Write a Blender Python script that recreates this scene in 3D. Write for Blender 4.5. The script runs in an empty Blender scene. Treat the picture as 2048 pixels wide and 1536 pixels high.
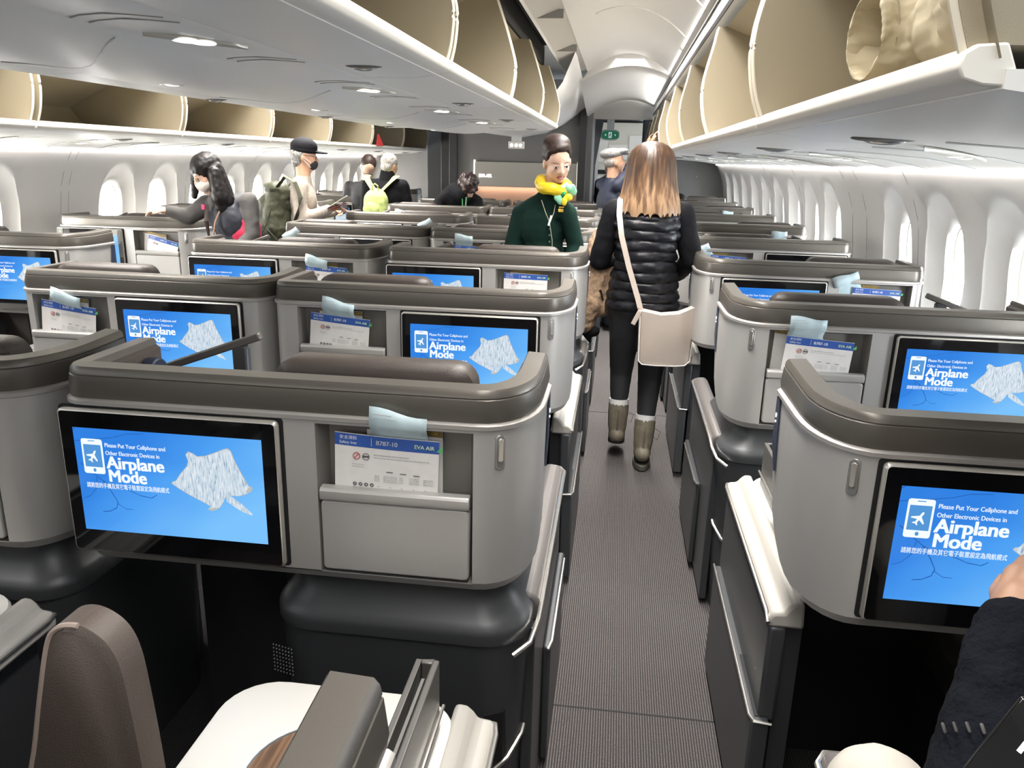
import bpy, bmesh, math, random
from mathutils import Vector, Matrix, Euler
random.seed(7)
PI = math.pi
R = math.radians
scene = bpy.context.scene
COL = scene.collection

# ---------------------------------------------------------------- camera
cam_d = bpy.data.cameras.new('camera')
cam = bpy.data.objects.new('camera', cam_d)
COL.objects.link(cam)
scene.camera = cam
YAW, PIT, ROL = R(7.24), R(16.0), R(1.38)
fwd = Vector((-math.sin(YAW)*math.cos(PIT), math.cos(YAW)*math.cos(PIT), -math.sin(PIT)))
rgt = Vector((math.cos(YAW), math.sin(YAW), 0))
up = rgt.cross(fwd)
r2 = rgt*math.cos(ROL) + up*math.sin(ROL)
u2 = -rgt*math.sin(ROL) + up*math.cos(ROL)
M = Matrix((r2, u2, -fwd)).transposed().to_4x4()
M.translation = Vector((0, 0, 1.56))
cam.matrix_world = M
cam_d.sensor_width = 36.0
cam_d.lens = 36.0*1564/2048
cam_d.clip_start = 0.02
cam_d.clip_end = 200

# ---------------------------------------------------------------- view + world
scene.view_settings.view_transform = 'Standard'
scene.view_settings.look = 'None'
scene.view_settings.gamma = 1
scene.view_settings.use_curve_mapping = False
scene.view_settings.exposure = 0.10
w = bpy.data.worlds.new('sky'); scene.world = w
w.use_nodes = True
bg = w.node_tree.nodes['Background']
bg.inputs[0].default_value = (0.82, 0.92, 1.0, 1)
bg.inputs[1].default_value = 2.6

def area_light(name, loc, direction, sx, sy, power, color=(1, 1, 1), spread=180):
    d = bpy.data.lights.new(name, 'AREA')
    d.shape = 'RECTANGLE'; d.size = sx; d.size_y = sy
    d.energy = power; d.color = color
    d.spread = R(spread)
    o = bpy.data.objects.new(name, d); COL.objects.link(o)
    o.location = loc
    o.rotation_euler = Vector(direction).to_track_quat('-Z', 'Y').to_euler()
    return o

CX = -1.165                    # centre line of the cabin
WIN_R = [1.95, 2.6, 3.27, 3.92, 4.57, 5.93, 6.57, 7.22, 7.9, 8.6, 9.3, 10.05, 10.8, 11.5]
WIN_L = [3.2, 3.85, 4.5, 5.77, 6.4, 7.05, 7.68, 8.33, 8.98, 9.63, 10.28, 10.95, 11.6]
# daylight arrives through the windows on both sides
for yy in WIN_R: area_light('window_daylight', (1.75, yy, 1.08), (-1, 0, -0.12), 0.26, 0.44, 14, (0.93, 0.97, 1.0))
for yy in WIN_L: area_light('window_daylight', (-4.08, yy, 1.08), (1, 0, -0.12), 0.26, 0.44, 26, (1.0, 0.97, 0.91))
# cove lighting of the two aisle vaults, and the wash lamps above the side walls
for y0 in (-0.6, 1.6, 3.8, 6.0, 8.2):
    area_light('cove_lamp', (0.385, y0+1.1, 2.33), (-0.75, 0, 0.55), 2.1, 0.03, 7, (1.0, 0.97, 0.92))
    area_light('cove_lamp', (-2.72, y0+1.1, 2.33), (0.75, 0, 0.55), 2.1, 0.03, 20, (1.0, 0.97, 0.92))
# added fill lights standing in for light bounced off both vault ceilings
for y0, pw in ((-0.8, 24), (1.7, 66), (4.2, 80), (6.0, 60)):
    area_light('aisle_bounce_fill', (0.03, y0+1.25, 2.44), (0, 0, -1), 0.25, 2.2, pw, (1.0, 0.96, 0.91), 128)
    area_light('aisle_bounce_fill', (-2.36, y0+1.25, 2.44), (0, 0, -1), 0.25, 2.2, pw, (1.0, 0.96, 0.91), 128)
area_light('cove_lamp', (0.335, 8.8, 2.20), (-0.8, 0, 0.40), 2.0, 0.03, 7, (1.0, 0.97, 0.92))
# unseen fill light added for the lit cabin behind the photographer
area_light('rear_cabin_fill', (-1.1, -1.6, 1.75), (0, 1, -0.25), 2.8, 0.5, 16, (1.0, 0.97, 0.93))

# ---------------------------------------------------------------- materials
MATS = {}
def mat(name, color, rough=0.5, metal=0.0, emit=None, estr=0.0, var=0.0, vscale=20.0, bump=0.0, bscale=200.0, spec=0.5, coat=0.0, sheen=0.0, stretch=None, color2=None, alpha=1.0):
    if name in MATS: return MATS[name]
    m = bpy.data.materials.new(name); m.use_nodes = True
    nt = m.node_tree; N = nt.nodes; L = nt.links
    b = N['Principled BSDF']
    c = tuple(color)+(1,)
    b.inputs['Base Color'].default_value = c
    b.inputs['Roughness'].default_value = rough
    b.inputs['Metallic'].default_value = metal
    b.inputs['Specular IOR Level'].default_value = spec
    b.inputs['Coat Weight'].default_value = coat
    b.inputs['Sheen Weight'].default_value = sheen
    b.inputs['Alpha'].default_value = alpha
    if emit is not None:
        b.inputs['Emission Color'].default_value = tuple(emit)+(1,)
        b.inputs['Emission Strength'].default_value = estr
    tc = N.new('ShaderNodeTexCoord')
    mp = N.new('ShaderNodeMapping'); L.new(tc.outputs['Object'], mp.inputs[0])
    if stretch: mp.inputs['Scale'].default_value = stretch
    nz = N.new('ShaderNodeTexNoise'); nz.inputs['Scale'].default_value = vscale; nz.inputs['Detail'].default_value = 4
    L.new(mp.outputs[0], nz.inputs['Vector'])
    if var > 0 or color2:
        mx = N.new('ShaderNodeMix'); mx.data_type = 'RGBA'
        v = var
        mx.inputs[6].default_value = tuple(max(0, x*(1-v)) for x in color)+(1,) if not color2 else c
        mx.inputs[7].default_value = tuple(min(1, x*(1+v)) for x in color)+(1,) if not color2 else tuple(color2)+(1,)
        rp = N.new('ShaderNodeMapRange'); rp.inputs[1].default_value = 0.35; rp.inputs[2].default_value = 0.65
        L.new(nz.outputs[0], rp.inputs[0]); L.new(rp.outputs[0], mx.inputs[0]); L.new(mx.outputs[2], b.inputs['Base Color'])
    if bump > 0:
        n2 = N.new('ShaderNodeTexNoise'); n2.inputs['Scale'].default_value = bscale; n2.inputs['Detail'].default_value = 3
        L.new(mp.outputs[0], n2.inputs['Vector'])
        bp = N.new('ShaderNodeBump'); bp.inputs['Strength'].default_value = bump; bp.inputs['Distance'].default_value = 0.004
        L.new(n2.outputs[0], bp.inputs['Height']); L.new(bp.outputs[0], b.inputs['Normal'])
    MATS[name] = m
    return m

SILVER = mat('silver_paint', (0.50, 0.49, 0.475), 0.42, 0.45, var=0.03, vscale=900)
TAUPE = mat('taupe_metallic_paint', (0.125, 0.114, 0.100), 0.34, 0.45, var=0.04, vscale=900)
ALU = mat('brushed_aluminium', (0.72, 0.70, 0.66), 0.25, 0.9)
CHAR = mat('charcoal_plastic', (0.060, 0.063, 0.068), 0.40, 0.25)
CHARD = mat('dark_charcoal_plastic', (0.035, 0.036, 0.040), 0.5)
RECESS = mat('pocket_lining', (0.20, 0.19, 0.175), 0.55, 0.1)
BLACKG = mat('black_glass', (0.004, 0.004, 0.005), 0.06, coat=0.5)
BLACK = mat('matt_black', (0.006, 0.006, 0.007), 0.7)
LEATHER = mat('dark_brown_leather', (0.052, 0.040, 0.034), 0.42, bump=0.25, bscale=500)
LEATHER2 = mat('brown_side_leather', (0.085, 0.066, 0.056), 0.48, bump=0.2, bscale=500)
NAVY = mat('navy_plastic', (0.02, 0.03, 0.06), 0.4)
WHITEP = mat('white_console_plastic', (0.74, 0.72, 0.68), 0.35)
WALLP = mat('sidewall_plastic', (0.64, 0.62, 0.60), 0.75, spec=0.2, var=0.02, vscale=300)
CEILP = mat('ceiling_plastic', (0.70, 0.695, 0.68), 0.48)
PSUM = mat('service_panel_plastic', (0.72, 0.71, 0.68), 0.38)
LIPM = mat('bin_lip_plastic', (0.72, 0.69, 0.63), 0.38)
BINI = mat('bin_lining_beige', (0.31, 0.268, 0.19), 0.6, var=0.05, vscale=600)
CREAM = mat('cream_edge_trim', (0.72, 0.66, 0.54), 0.5)
BULK = mat('bulkhead_grey', (0.17, 0.165, 0.16), 0.6, var=0.06, vscale=400)
BULKD = mat('bulkhead_dark', (0.035, 0.035, 0.036), 0.6)
PANE = None

# ---------------------------------------------------------------- mesh builder
class MB:
    def __init__(s, fn=None): s.v = []; s.f = []; s.m = []; s.fn = fn; s.mi = 0
    def add(s, vs, fs):
        o = len(s.v)
        if s.fn: vs = [s.fn(*p) for p in vs]
        s.v += [tuple(p) for p in vs]
        for f in fs: s.f.append(tuple(i+o for i in f)); s.m.append(s.mi)
        return o
    def box(s, x0, x1, y0, y1, z0, z1):
        s.add([(x0,y0,z0),(x1,y0,z0),(x1,y1,z0),(x0,y1,z0),(x0,y0,z1),(x1,y0,z1),(x1,y1,z1),(x0,y1,z1)],
              [(0,3,2,1),(4,5,6,7),(0,1,5,4),(1,2,6,5),(2,3,7,6),(3,0,4,7)])
    def obox(s, c, size, rot):
        m = Euler(rot).to_matrix(); c = Vector(c); a, b, d = (q/2 for q in size)
        vs = [tuple(c + m @ Vector((x, y, z))) for z in (-d, d) for (x, y) in ((-a,-b),(a,-b),(a,b),(-a,b))]
        s.add(vs, [(0,3,2,1),(4,5,6,7),(0,1,5,4),(1,2,6,5),(2,3,7,6),(3,0,4,7)])
    def loft(s, rings, caps=(True, True), closed=True):
        n = len(rings[0]); vs = [p for r in rings for p in r]; fs = []
        for i in range(len(rings)-1):
            for j in range(n if closed else n-1):
                k = (j+1) % n
                fs.append((i*n+j, i*n+k, (i+1)*n+k, (i+1)*n+j))
        if caps[0]: fs.append(tuple(range(n-1, -1, -1)))
        if caps[1]: fs.append(tuple((len(rings)-1)*n + j for j in range(n)))
        s.add(vs, fs)
    def tube(s, pts, r, n=8, flat=1.0):
        pts = [Vector(p) for p in pts]; rings = []
        for i, p in enumerate(pts):
            t = (pts[min(i+1, len(pts)-1)] - pts[max(i-1, 0)]).normalized()
            a = t.cross(Vector((0, 0, 1)))
            if a.length < 0.01: a = t.cross(Vector((0, 1, 0)))
            a.normalize(); b = a.cross(t).normalized()
            rr = r[i] if isinstance(r, (list, tuple)) else r
            rings.append([tuple(p + a*math.cos(2*PI*k/n)*rr + b*math.sin(2*PI*k/n)*rr*flat) for k in range(n)])
        s.loft(rings)
    def ell(s, c, rad, rot=None, n=16, m=10):
        M3 = Euler(rot).to_matrix() if rot is not None and not isinstance(rot, Matrix) else (rot or Matrix.Identity(3))
        c = Vector(c); rings = []
        vs = [tuple(c + M3 @ Vector((0, 0, -rad[2])))]
        for i in range(1, m):
            th = -PI/2 + PI*i/m
            for k in range(n):
                vs.append(tuple(c + M3 @ Vector((rad[0]*math.cos(th)*math.cos(2*PI*k/n), rad[1]*math.cos(th)*math.sin(2*PI*k/n), rad[2]*math.sin(th)))))
        vs.append(tuple(c + M3 @ Vector((0, 0, rad[2])))); fs = []
        for k in range(n): fs.append((0, 1+(k+1) % n, 1+k))
        for i in range(m-2):
            for k in range(n):
                a = 1+i*n; fs.append((a+k, a+(k+1) % n, a+n+(k+1) % n, a+n+k))
        a = 1+(m-2)*n
        for k in range(n): fs.append((a+k, a+(k+1) % n, len(vs)-1))
        s.add(vs, fs)
    def cap(s, p, q, r1, r2, n=14):
        p, q = Vector(p), Vector(q); t = (q-p)
        Ln = t.length; t.normalize()
        a = t.cross(Vector((0.13, 0.2, 1))).normalized(); b = a.cross(t).normalized()
        rings = []
        for i in range(0, 5):
            th = -PI/2 + PI/2*i/4
            rings.append((p + t*r1*math.sin(th), max(r1*math.cos(th), r1*0.05)))
        for i in range(0, 5):
            th = PI/2*i/4
            rings.append((q + t*r2*math.sin(th), max(r2*math.cos(th), r2*0.05)))
        s.loft([[tuple(c + a*math.cos(2*PI*k/n)*rr + b*math.sin(2*PI*k/n)*rr) for k in range(n)] for c, rr in rings])
    def prism(s, poly, axis, a, b):
        # poly: 2D points; axis 0/1/2 = extruded direction
        def P(u, v, t):
            return (t, u, v) if axis == 0 else ((u, t, v) if axis == 1 else (u, v, t))
        s.loft([[P(u, v, a) for u, v in poly], [P(u, v, b) for u, v in poly]])
    def build(s, name, material=None, parent=None, bevel=0.0, seg=2, smooth=True, angle=35, kind=None, merge=True):
        me = bpy.data.meshes.new(name)
        me.from_pydata(s.v, [], s.f)
        for mm in (material if isinstance(material, (list, tuple)) else [material]): me.materials.append(mm)
        me.polygons.foreach_set('material_index', s.m)
        bm = bmesh.new(); bm.from_mesh(me)
        if merge: bmesh.ops.remove_doubles(bm, verts=bm.verts, dist=1e-5)
        bmesh.ops.recalc_face_normals(bm, faces=bm.faces)
        bm.to_mesh(me); bm.free()
        o = bpy.data.objects.new(name, me); COL.objects.link(o)
        if parent: o.parent = parent
        if smooth:
            me.polygons.foreach_set('use_smooth', [True]*len(me.polygons))
            try: me.set_sharp_from_angle(angle=R(angle))
            except Exception: pass
        if bevel > 0:
            b = o.modifiers.new('bevel', 'BEVEL'); b.width = bevel; b.segments = seg; b.limit_method = 'ANGLE'; b.angle_limit = R(40)
            b.harden_normals = False
        if kind: o['kind'] = kind
        return o

def blob(name, material, parent, shapes, voxel=0.008, smooth=3, disp=None):
    """union of overlapping shapes grown into one continuous surface"""
    mb = MB()
    for sh in shapes:
        k = sh[0]
        if k == 'c': mb.cap(*sh[1:])
        elif k == 'e': mb.ell(*sh[1:])
        elif k == 'b': mb.obox(*sh[1:])
        elif k == 'l': mb.loft(sh[1])
    o = mb.build(name, material, parent, merge=False, angle=180)
    r = o.modifiers.new('remesh', 'REMESH'); r.mode = 'VOXEL'; r.voxel_size = voxel; r.use_smooth_shade = True
    if smooth:
        sm = o.modifiers.new('smooth', 'SMOOTH'); sm.iterations = smooth; sm.factor = 0.6
    if disp:
        tex = bpy.data.textures.new(name, 'CLOUDS'); tex.noise_scale = disp[1]
        d = o.modifiers.new('folds', 'DISPLACE'); d.texture = tex; d.strength = disp[0]; d.mid_level = 0.5
    return o

def tag(o, label=None, cat=None, group=None, kind=None):
    if label: o['label'] = label
    if cat: o['category'] = cat
    if group: o['group'] = group
    if kind: o['kind'] = kind
    return o

def empty(name, loc=(0, 0, 0), rz=0.0):
    e = bpy.data.objects.new(name, None); COL.objects.link(e)
    e.location = loc; e.rotation_euler = (0, 0, rz); e.empty_display_size = 0.1
    return e

def kids(o): return [c for c in bpy.data.objects if c.parent == o]
def copy_tree(o, parent=None, skip=()):
    c = o.copy(); COL.objects.link(c)
    if parent: c.parent = parent
    for k in KIDS.get(o.name, []):
        if k.name.split('.')[0] in skip: continue
        copy_tree(k, c, skip)
    return c
KIDS = {}
def index_kids():
    KIDS.clear()
    for o in bpy.data.objects:
        if o.parent: KIDS.setdefault(o.parent.name, []).append(o)

FONT_CACHE = {}
def text_mesh(name, txt, size, material, parent, loc, rot=(PI/2, 0, 0), bold=0.0, depth=0.0002, align='LEFT', width=None, sx=1.0):
    key = (txt, size, bold, depth, align, width, sx, material.name)
    if key not in FONT_CACHE:
        cu = bpy.data.curves.new('lettering', 'FONT'); cu.body = txt; cu.size = size
        cu.offset = 0.0; cu.extrude = depth; cu.align_x = align; cu.resolution_u = 3
        t = bpy.data.objects.new('lettering', cu); COL.objects.link(t)
        bpy.context.view_layer.update()
        dg = bpy.context.evaluated_depsgraph_get()
        me = bpy.data.meshes.new_from_object(t.evaluated_get(dg))
        bpy.data.objects.remove(t); bpy.data.curves.remove(cu)
        if width and len(me.vertices):
            xs = [v.co.x for v in me.vertices]; k = width/(max(xs)-min(xs))
            for v in me.vertices: v.co.x *= k
        if bold > 0:
            bm = bmesh.new()
            for dx in (-bold, 0.0, bold):
                for dz in ((-bold*0.4, bold*0.4) if bold > 0.0004 else (0.0,)):
                    n0 = len(bm.verts); bm.from_mesh(me); bm.verts.ensure_lookup_table()
                    for v in bm.verts[n0:]: v.co.x += dx; v.co.y += dz
            bm.to_mesh(me); bm.free()
        me.materials.clear(); me.materials.append(material)
        FONT_CACHE[key] = me
    o = bpy.data.objects.new(name, FONT_CACHE[key]); COL.objects.link(o)
    o.parent = parent; o.location = loc; o.rotation_euler = rot
    return o

def rrect(x0, x1, y0, y1, r, z, n=5, axis='z'):
    pts = []
    for cx, cy, a0 in ((x1-r, y0+r, -PI/2), (x1-r, y1-r, 0), (x0+r, y1-r, PI/2), (x0+r, y0+r, PI)):
        for i in range(n+1):
            a = a0 + PI/2*i/n
            u, v = cx+r*math.cos(a), cy+r*math.sin(a)
            pts.append((u, v, z) if axis == 'z' else ((u, z, v) if axis == 'y' else (z, u, v)))
    return pts
# ================================================================ floor
def carpet_material(lo, hi):
    m = bpy.data.materials.new('ribbed_carpet'); m.use_nodes = True
    nt = m.node_tree; N = nt.nodes; L = nt.links; b = N['Principled BSDF']
    b.inputs['Roughness'].default_value = 0.85; b.inputs['Specular IOR Level'].default_value = 0.25; b.inputs['Sheen Weight'].default_value = 0.15
    tc = N.new('ShaderNodeTexCoord')
    wv = N.new('ShaderNodeTexWave'); wv.wave_type = 'BANDS'; wv.bands_direction = 'X'
    wv.inputs['Scale'].default_value = 42.0; wv.inputs['Distortion'].default_value = 0.4; wv.inputs['Detail'].default_value = 1
    L.new(tc.outputs['Object'], wv.inputs[0])
    nz = N.new('ShaderNodeTexNoise'); nz.inputs['Scale'].default_value = 260; L.new(tc.outputs['Object'], nz.inputs['Vector'])
    ad = N.new('ShaderNodeMath'); ad.operation = 'MULTIPLY'; L.new(wv.outputs['Fac'], ad.inputs[0]); L.new(nz.outputs[0], ad.inputs[1])
    rp = N.new('ShaderNodeValToRGB')
    rp.color_ramp.elements[0].position = 0.12; rp.color_ramp.elements[0].color = lo
    rp.color_ramp.elements[1].position = 0.62; rp.color_ramp.elements[1].color = hi
    L.new(ad.outputs[0], rp.inputs[0]); L.new(rp.outputs[0], b.inputs['Base Color'])
    bp = N.new('ShaderNodeBump'); bp.inputs['Strength'].default_value = 0.6; bp.inputs['Distance'].default_value = 0.003
    L.new(ad.outputs[0], bp.inputs['Height']); L.new(bp.outputs[0], b.inputs['Normal'])
    return m
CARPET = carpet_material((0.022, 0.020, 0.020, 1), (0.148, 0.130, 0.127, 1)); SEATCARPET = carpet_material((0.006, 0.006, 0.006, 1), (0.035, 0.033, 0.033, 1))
mb = MB(); mb.box(-4.1, 1.75, -2.4, 15.5, -0.06, 0.0)
mb.build('floor', CARPET, kind='structure', smooth=False)
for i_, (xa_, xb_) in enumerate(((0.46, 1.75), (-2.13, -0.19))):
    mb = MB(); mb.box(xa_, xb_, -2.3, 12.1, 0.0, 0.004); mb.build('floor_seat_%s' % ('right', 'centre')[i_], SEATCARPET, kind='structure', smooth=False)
# thin joints where two lengths of carpet meet across the aisle
mb = MB(); mb.box(-0.16, 0.41, 1.98, 1.986, 0.0, 0.0012); mb.box(-0.16, 0.41, 4.86, 4.866, 0.0, 0.0012)
mb.build('trim_1', BLACK, kind='structure', smooth=False)
mb = MB(); mb.box(0.425, 0.46, -0.3, 12.0, 0.0, 0.006)
mb.build('trim_2', CHARD, kind='structure', smooth=False)

# ================================================================ side walls with window reveals
def wall_x(z):   # distance from the centre line of the outer wall at height z
    pts = [(0.0, 2.40), (0.35, 2.60), (0.8, 2.70), (1.05, 2.705), (1.3, 2.67), (1.45, 2.615), (1.60, 2.52)]
    for (a, p), (b, q) in zip(pts, pts[1:]):
        if z <= b: t = (z-a)/(b-a); return p+(q-p)*t
    return pts[-1][1]
NP = 48
def outline_rect(y0, y1, z0, z1):
    out = []
    for k in range(NP):
        a = 2*PI*k/NP; c, s_ = math.cos(a), math.sin(a)
        t = 1/max(abs(c), abs(s_)); out.append((0.5*(y0+y1)+c*t*0.5*(y1-y0), 0.5*(z0+z1)+s_*t*0.5*(z1-z0)))
    return out
def outline_sup(yc, zc, a_, b_, p=2.6, btop=None):
    out = []
    for k in range(NP):
        a = 2*PI*k/NP; c, s_ = math.cos(a), math.sin(a)
        bb = btop if (btop and s_ > 0) else b_
        out.append((yc+a_*math.copysign(abs(c)**(2/p), c), zc+bb*math.copysign(abs(s_)**(2/p), s_)))
    return out
GLOW = None
def make_wall(side, wins, name):
    sg = 1 if side == 'right' else -1
    X = lambda z, off=0.0: CX + sg*(wall_x(z)+off)
    mb = MB()
    ztop = 1.57
    wins = sorted(wins); ys = []; half = 0.30
    def strip(y0, y1):
        side_z = sorted(set(round(q[1], 5) for q in outline_rect(0, 1, 0.66, 1.50) if abs(q[0]-1) < 1e-4))
        zs = [0, 0.35]+side_z+[ztop]; nz = len(zs)
        mb.add([(X(z), y, z) for y in (y0, y1) for z in zs], [(i, i+1, i+nz+1, i+nz) for i in range(nz-1)])
    prev = -2.4
    for yc in wins:
        if yc-half > prev+0.001: strip(prev, yc-half)
        y0, y1 = yc-half, yc+half
        prev = y1
        zlo, zhi = 0.66, 1.50
        for (za, zb) in ((0, 0.35), (0.35, zlo), (zhi, ztop)):
            mb.add([(X(za), y0, za), (X(za), y1, za), (X(zb), y1, zb), (X(zb), y0, zb)], [(0, 1, 2, 3)])
        rings = []
        def ring(ol, off): rings.append([(X(z, off), y, z) for y, z in ol])
        ring(outline_rect(y0, y1, zlo, zhi), 0.0)
        ring(outline_sup(yc, 1.08, 0.235, 0.335, 2.3, 0.385), 0.0)
        ring(outline_sup(yc, 1.08, 0.228, 0.325, 2.3, 0.372), 0.012)
        ring(outline_sup(yc, 1.08, 0.160, 0.265, 2.5, 0.275), 0.060)
        ring(outline_sup(yc, 1.08, 0.152, 0.255, 2.5, 0.262), 0.062)
        ring(outline_sup(yc, 1.08, 0.140, 0.235, 2.6, 0.235), 0.085)
        mb.loft(rings, caps=(False, False))
    strip(prev, 12.6)
    o = mb.build(name, WALLP, kind='structure', angle=50)
    bm = bmesh.new(); bm.from_mesh(o.data)
    bmesh.ops.reverse_faces(bm, faces=[f for f in bm.faces if f.normal.x*sg > 0])
    bm.to_mesh(o.data); bm.free(); o.data.set_sharp_from_angle(angle=R(38))
    return X
XR = make_wall('right', WIN_R, 'wall_right')
XL = make_wall('left', WIN_L, 'wall_left')

def pane_mat():
    m = bpy.data.materials.new('window_pane'); m.use_nodes = True
    nt = m.node_tree; N = nt.nodes; L = nt.links
    N.remove(N['Principled BSDF'])
    tr = N.new('ShaderNodeBsdfTransparent'); gl = N.new('ShaderNodeBsdfGlossy'); gl.inputs['Roughness'].default_value = 0.05
    tr.inputs[0].default_value = (0.97, 0.985, 1, 1)
    mx = N.new('ShaderNodeMixShader'); mx.inputs[0].default_value = 0.05
    L.new(tr.outputs[0], mx.inputs[1]); L.new(gl.outputs[0], mx.inputs[2]); L.new(mx.outputs[0], N['Material Output'].inputs[0])
    return m
PANE = pane_mat()
INNERF = mat('window_inner_frame', (0.80, 0.78, 0.70), 0.4)
def make_windows(sg, wins, X, start):
    proto = None
    for i, yc in enumerate(wins):
        n = 'window_%d' % (start+i)
        if proto is None:
            mb = MB()
            rings = []
            for a_, b_, off in ((0.146, 0.240, 0.080), (0.140, 0.234, 0.098), (0.133, 0.226, 0.100), (0.131, 0.224, 0.135), (0.126, 0.219, 0.137), (0.125, 0.218, 0.17), (0.148, 0.245, 0.172), (0.15, 0.247, 0.085)):
                rings.append([(X(z)-CX+sg*off, y, z) for y, z in outline_sup(0, 1.08, a_, b_, 2.6)])
            rings.append(rings[0])
            mb.loft(rings, caps=(False, False))
            fr = mb.build(n, INNERF, kind='structure', angle=50)
            mb = MB(); mb.add([(X(z)-CX+sg*0.150, y, z) for y, z in outline_sup(0, 1.08, 0.127, 0.22, 2.6)], [tuple(range(NP))])
            pn = mb.build('pane', PANE, fr, smooth=False)
            proto = (fr, pn)
            fr.location = (CX, yc, 0)
        else:
            fr = proto[0].copy(); COL.objects.link(fr); fr.name = n; fr.location = (CX, yc, 0)
            pn = proto[1].copy(); COL.objects.link(pn); pn.parent = fr
make_windows(1, WIN_R, XR, 1)
make_windows(-1, WIN_L, XL, 40)
# panel joints on the side walls
mb = MB()
for yy in (5.12, 5.42, 4.245, 3.0, 6.9, 8.25):
    mb.tube([(XR(z)-0.0005, yy, z) for z in (0.5, 0.8, 1.05, 1.3, 1.45, 1.555)], 0.0022, 5)
for yy in (5.12, 5.2, 4.2, 6.75, 8.0, 9.3):
    mb.tube([(XL(z)+0.0005, yy, z) for z in (0.5, 0.8, 1.05, 1.3, 1.45, 1.555)], 0.0022, 5)
mb.build('trim_3', mat('panel_joint', (0.42, 0.41, 0.40), 0.5), kind='structure')
# floor-level ducts at the foot of the side walls
mb = MB(); mb.box(1.28, 1.42, -2.0, 12.1, 0, 0.12); mb.build('baseboard_right', CHAR, kind='structure', bevel=0.01)
mb = MB(); mb.box(-3.75, -3.61, -2.0, 12.1, 0, 0.12); mb.build('baseboard_left', CHAR, kind='structure', bevel=0.01)
# closing wall added behind the photographer to contain the light
mb = MB(); mb.box(-4.1, 1.75, -2.5, -2.4, 0, 2.6); mb.build('wall_back_closure', BULK, kind='structure')

# ================================================================ ceiling: service panels, vaults, outer skin
def extrude_profile(name, prof, y0, y1, material, closed=False, thick=0.0, angle=40, kind='structure', step=None):
    mb = MB()
    ys = [y0, y1]
    if step:
        n = max(1, int((y1-y0)/step)); ys = [y0+(y1-y0)*i/n for i in range(n+1)]
    mb.loft([[(x, y, z) for x, z in prof] for y in ys], caps=(closed, closed), closed=closed)
    return mb.build(name, material, kind=kind, angle=angle)
def arc(x0, z0, x1, z1, h, n=16):
    return [(x0+(x1-x0)*i/n, z0+(z1-z0)*i/n + h*(1-(2*i/n-1)**2)) for i in range(n+1)]
SK = mat('cabin_outer_lining', (0.5, 0.5, 0.49), 0.8)
mb = MB(); mb.box(-4.1, 1.75, -2.5, 15.5, 2.62, 2.66); mb.build('ceiling', SK, kind='structure', smooth=False)
# right vault over the aisle, two sections with the lower arch further on
VA = arc(-0.34, 2.33, 0.405, 2.30, 0.17)
extrude_profile('ceiling_vault_right', VA, -2.4, 7.5, CEILP)
VB0 = arc(-0.40, 2.24, 0.405, 2.29, 0.12); VB1 = arc(-0.43, 2.07, 0.36, 2.20, 0.14)
mb = MB()
mb.loft([[(x, 7.5, z) for x, z in VA], [(x, 7.5, z) for x, z in VB0]], caps=(False, False), closed=False)
mb.loft([[(a[0]+(b[0]-a[0])*t, 7.5+2.55*t, a[1]+(b[1]-a[1])*t) for a, b in zip(VB0, VB1)] for t in (0, 0.33, 0.66, 1)], caps=(False, False), closed=False)
mb.build('ceiling_arch_right', CEILP, kind='structure', angle=60)
VL = arc(-2.74, 2.30, -1.99, 2.33, 0.17)
extrude_profile('ceiling_vault_left', VL, -2.4, 12.3, CEILP)
# raised ribs moulded into the vault
for k, (ya, xa, xb) in enumerate(((2.6, -0.30, 0.33), (3.45, -0.2, 0.1), (4.1, -0.30, 0.38), (5.2, -0.2, 0.36), (3.0, 0.0, 0.36))):
    mb = MB(); pts = []
    for i in range(13):
        x = xa+(xb-xa)*i/12; t = (x+0.34)/0.745
        z = 2.33-0.03*t+0.17*(1-(2*t-1)**2)
        pts.append((x, ya+0.5*(x-xa), z-0.003))
    mb.tube(pts, 0.006, 6); mb.build('trim_%d' % (10+k), CEILP, kind='structure')
# valence beside the centre bins
mb = MB()
mb.loft([[(x, y, z) for x, z in ((-0.505, 2.26), (-0.50, 2.28), (-0.36, 2.335), (-0.335, 2.33), (-0.335, 2.36), (-0.52, 2.36))] for y in (-2.4, 7.4)])
mb.build('ceiling_valence_right', CEILP, kind='structure', bevel=0.006)
mb = MB()
for yy in (0.6, 1.9, 3.2, 4.5, 5.8): mb.box(-0.49, -0.345, yy, yy+0.004, 2.285, 2.33)
for yy in (1.3, 3.32): mb.ell((-0.43, yy, 2.302), (0.022, 0.075, 0.006), (0, R(-21), 0))
mb.build('trim_20', mat('vent_slot_shadow', (0.25, 0.25, 0.25), 0.7), kind='structure')
mb2 = MB(); mb2.box(-1.16, -0.51, -2.4, 6.15, 2.37, 2.38); mb2.box(-0.62, -0.60, -2.4, 6.15, 2.225, 2.37); mb2.build('ceiling_dark_backing_centre', BLACK, kind='structure')  # black sheets added so the gap above the centre bins looks dark
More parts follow.
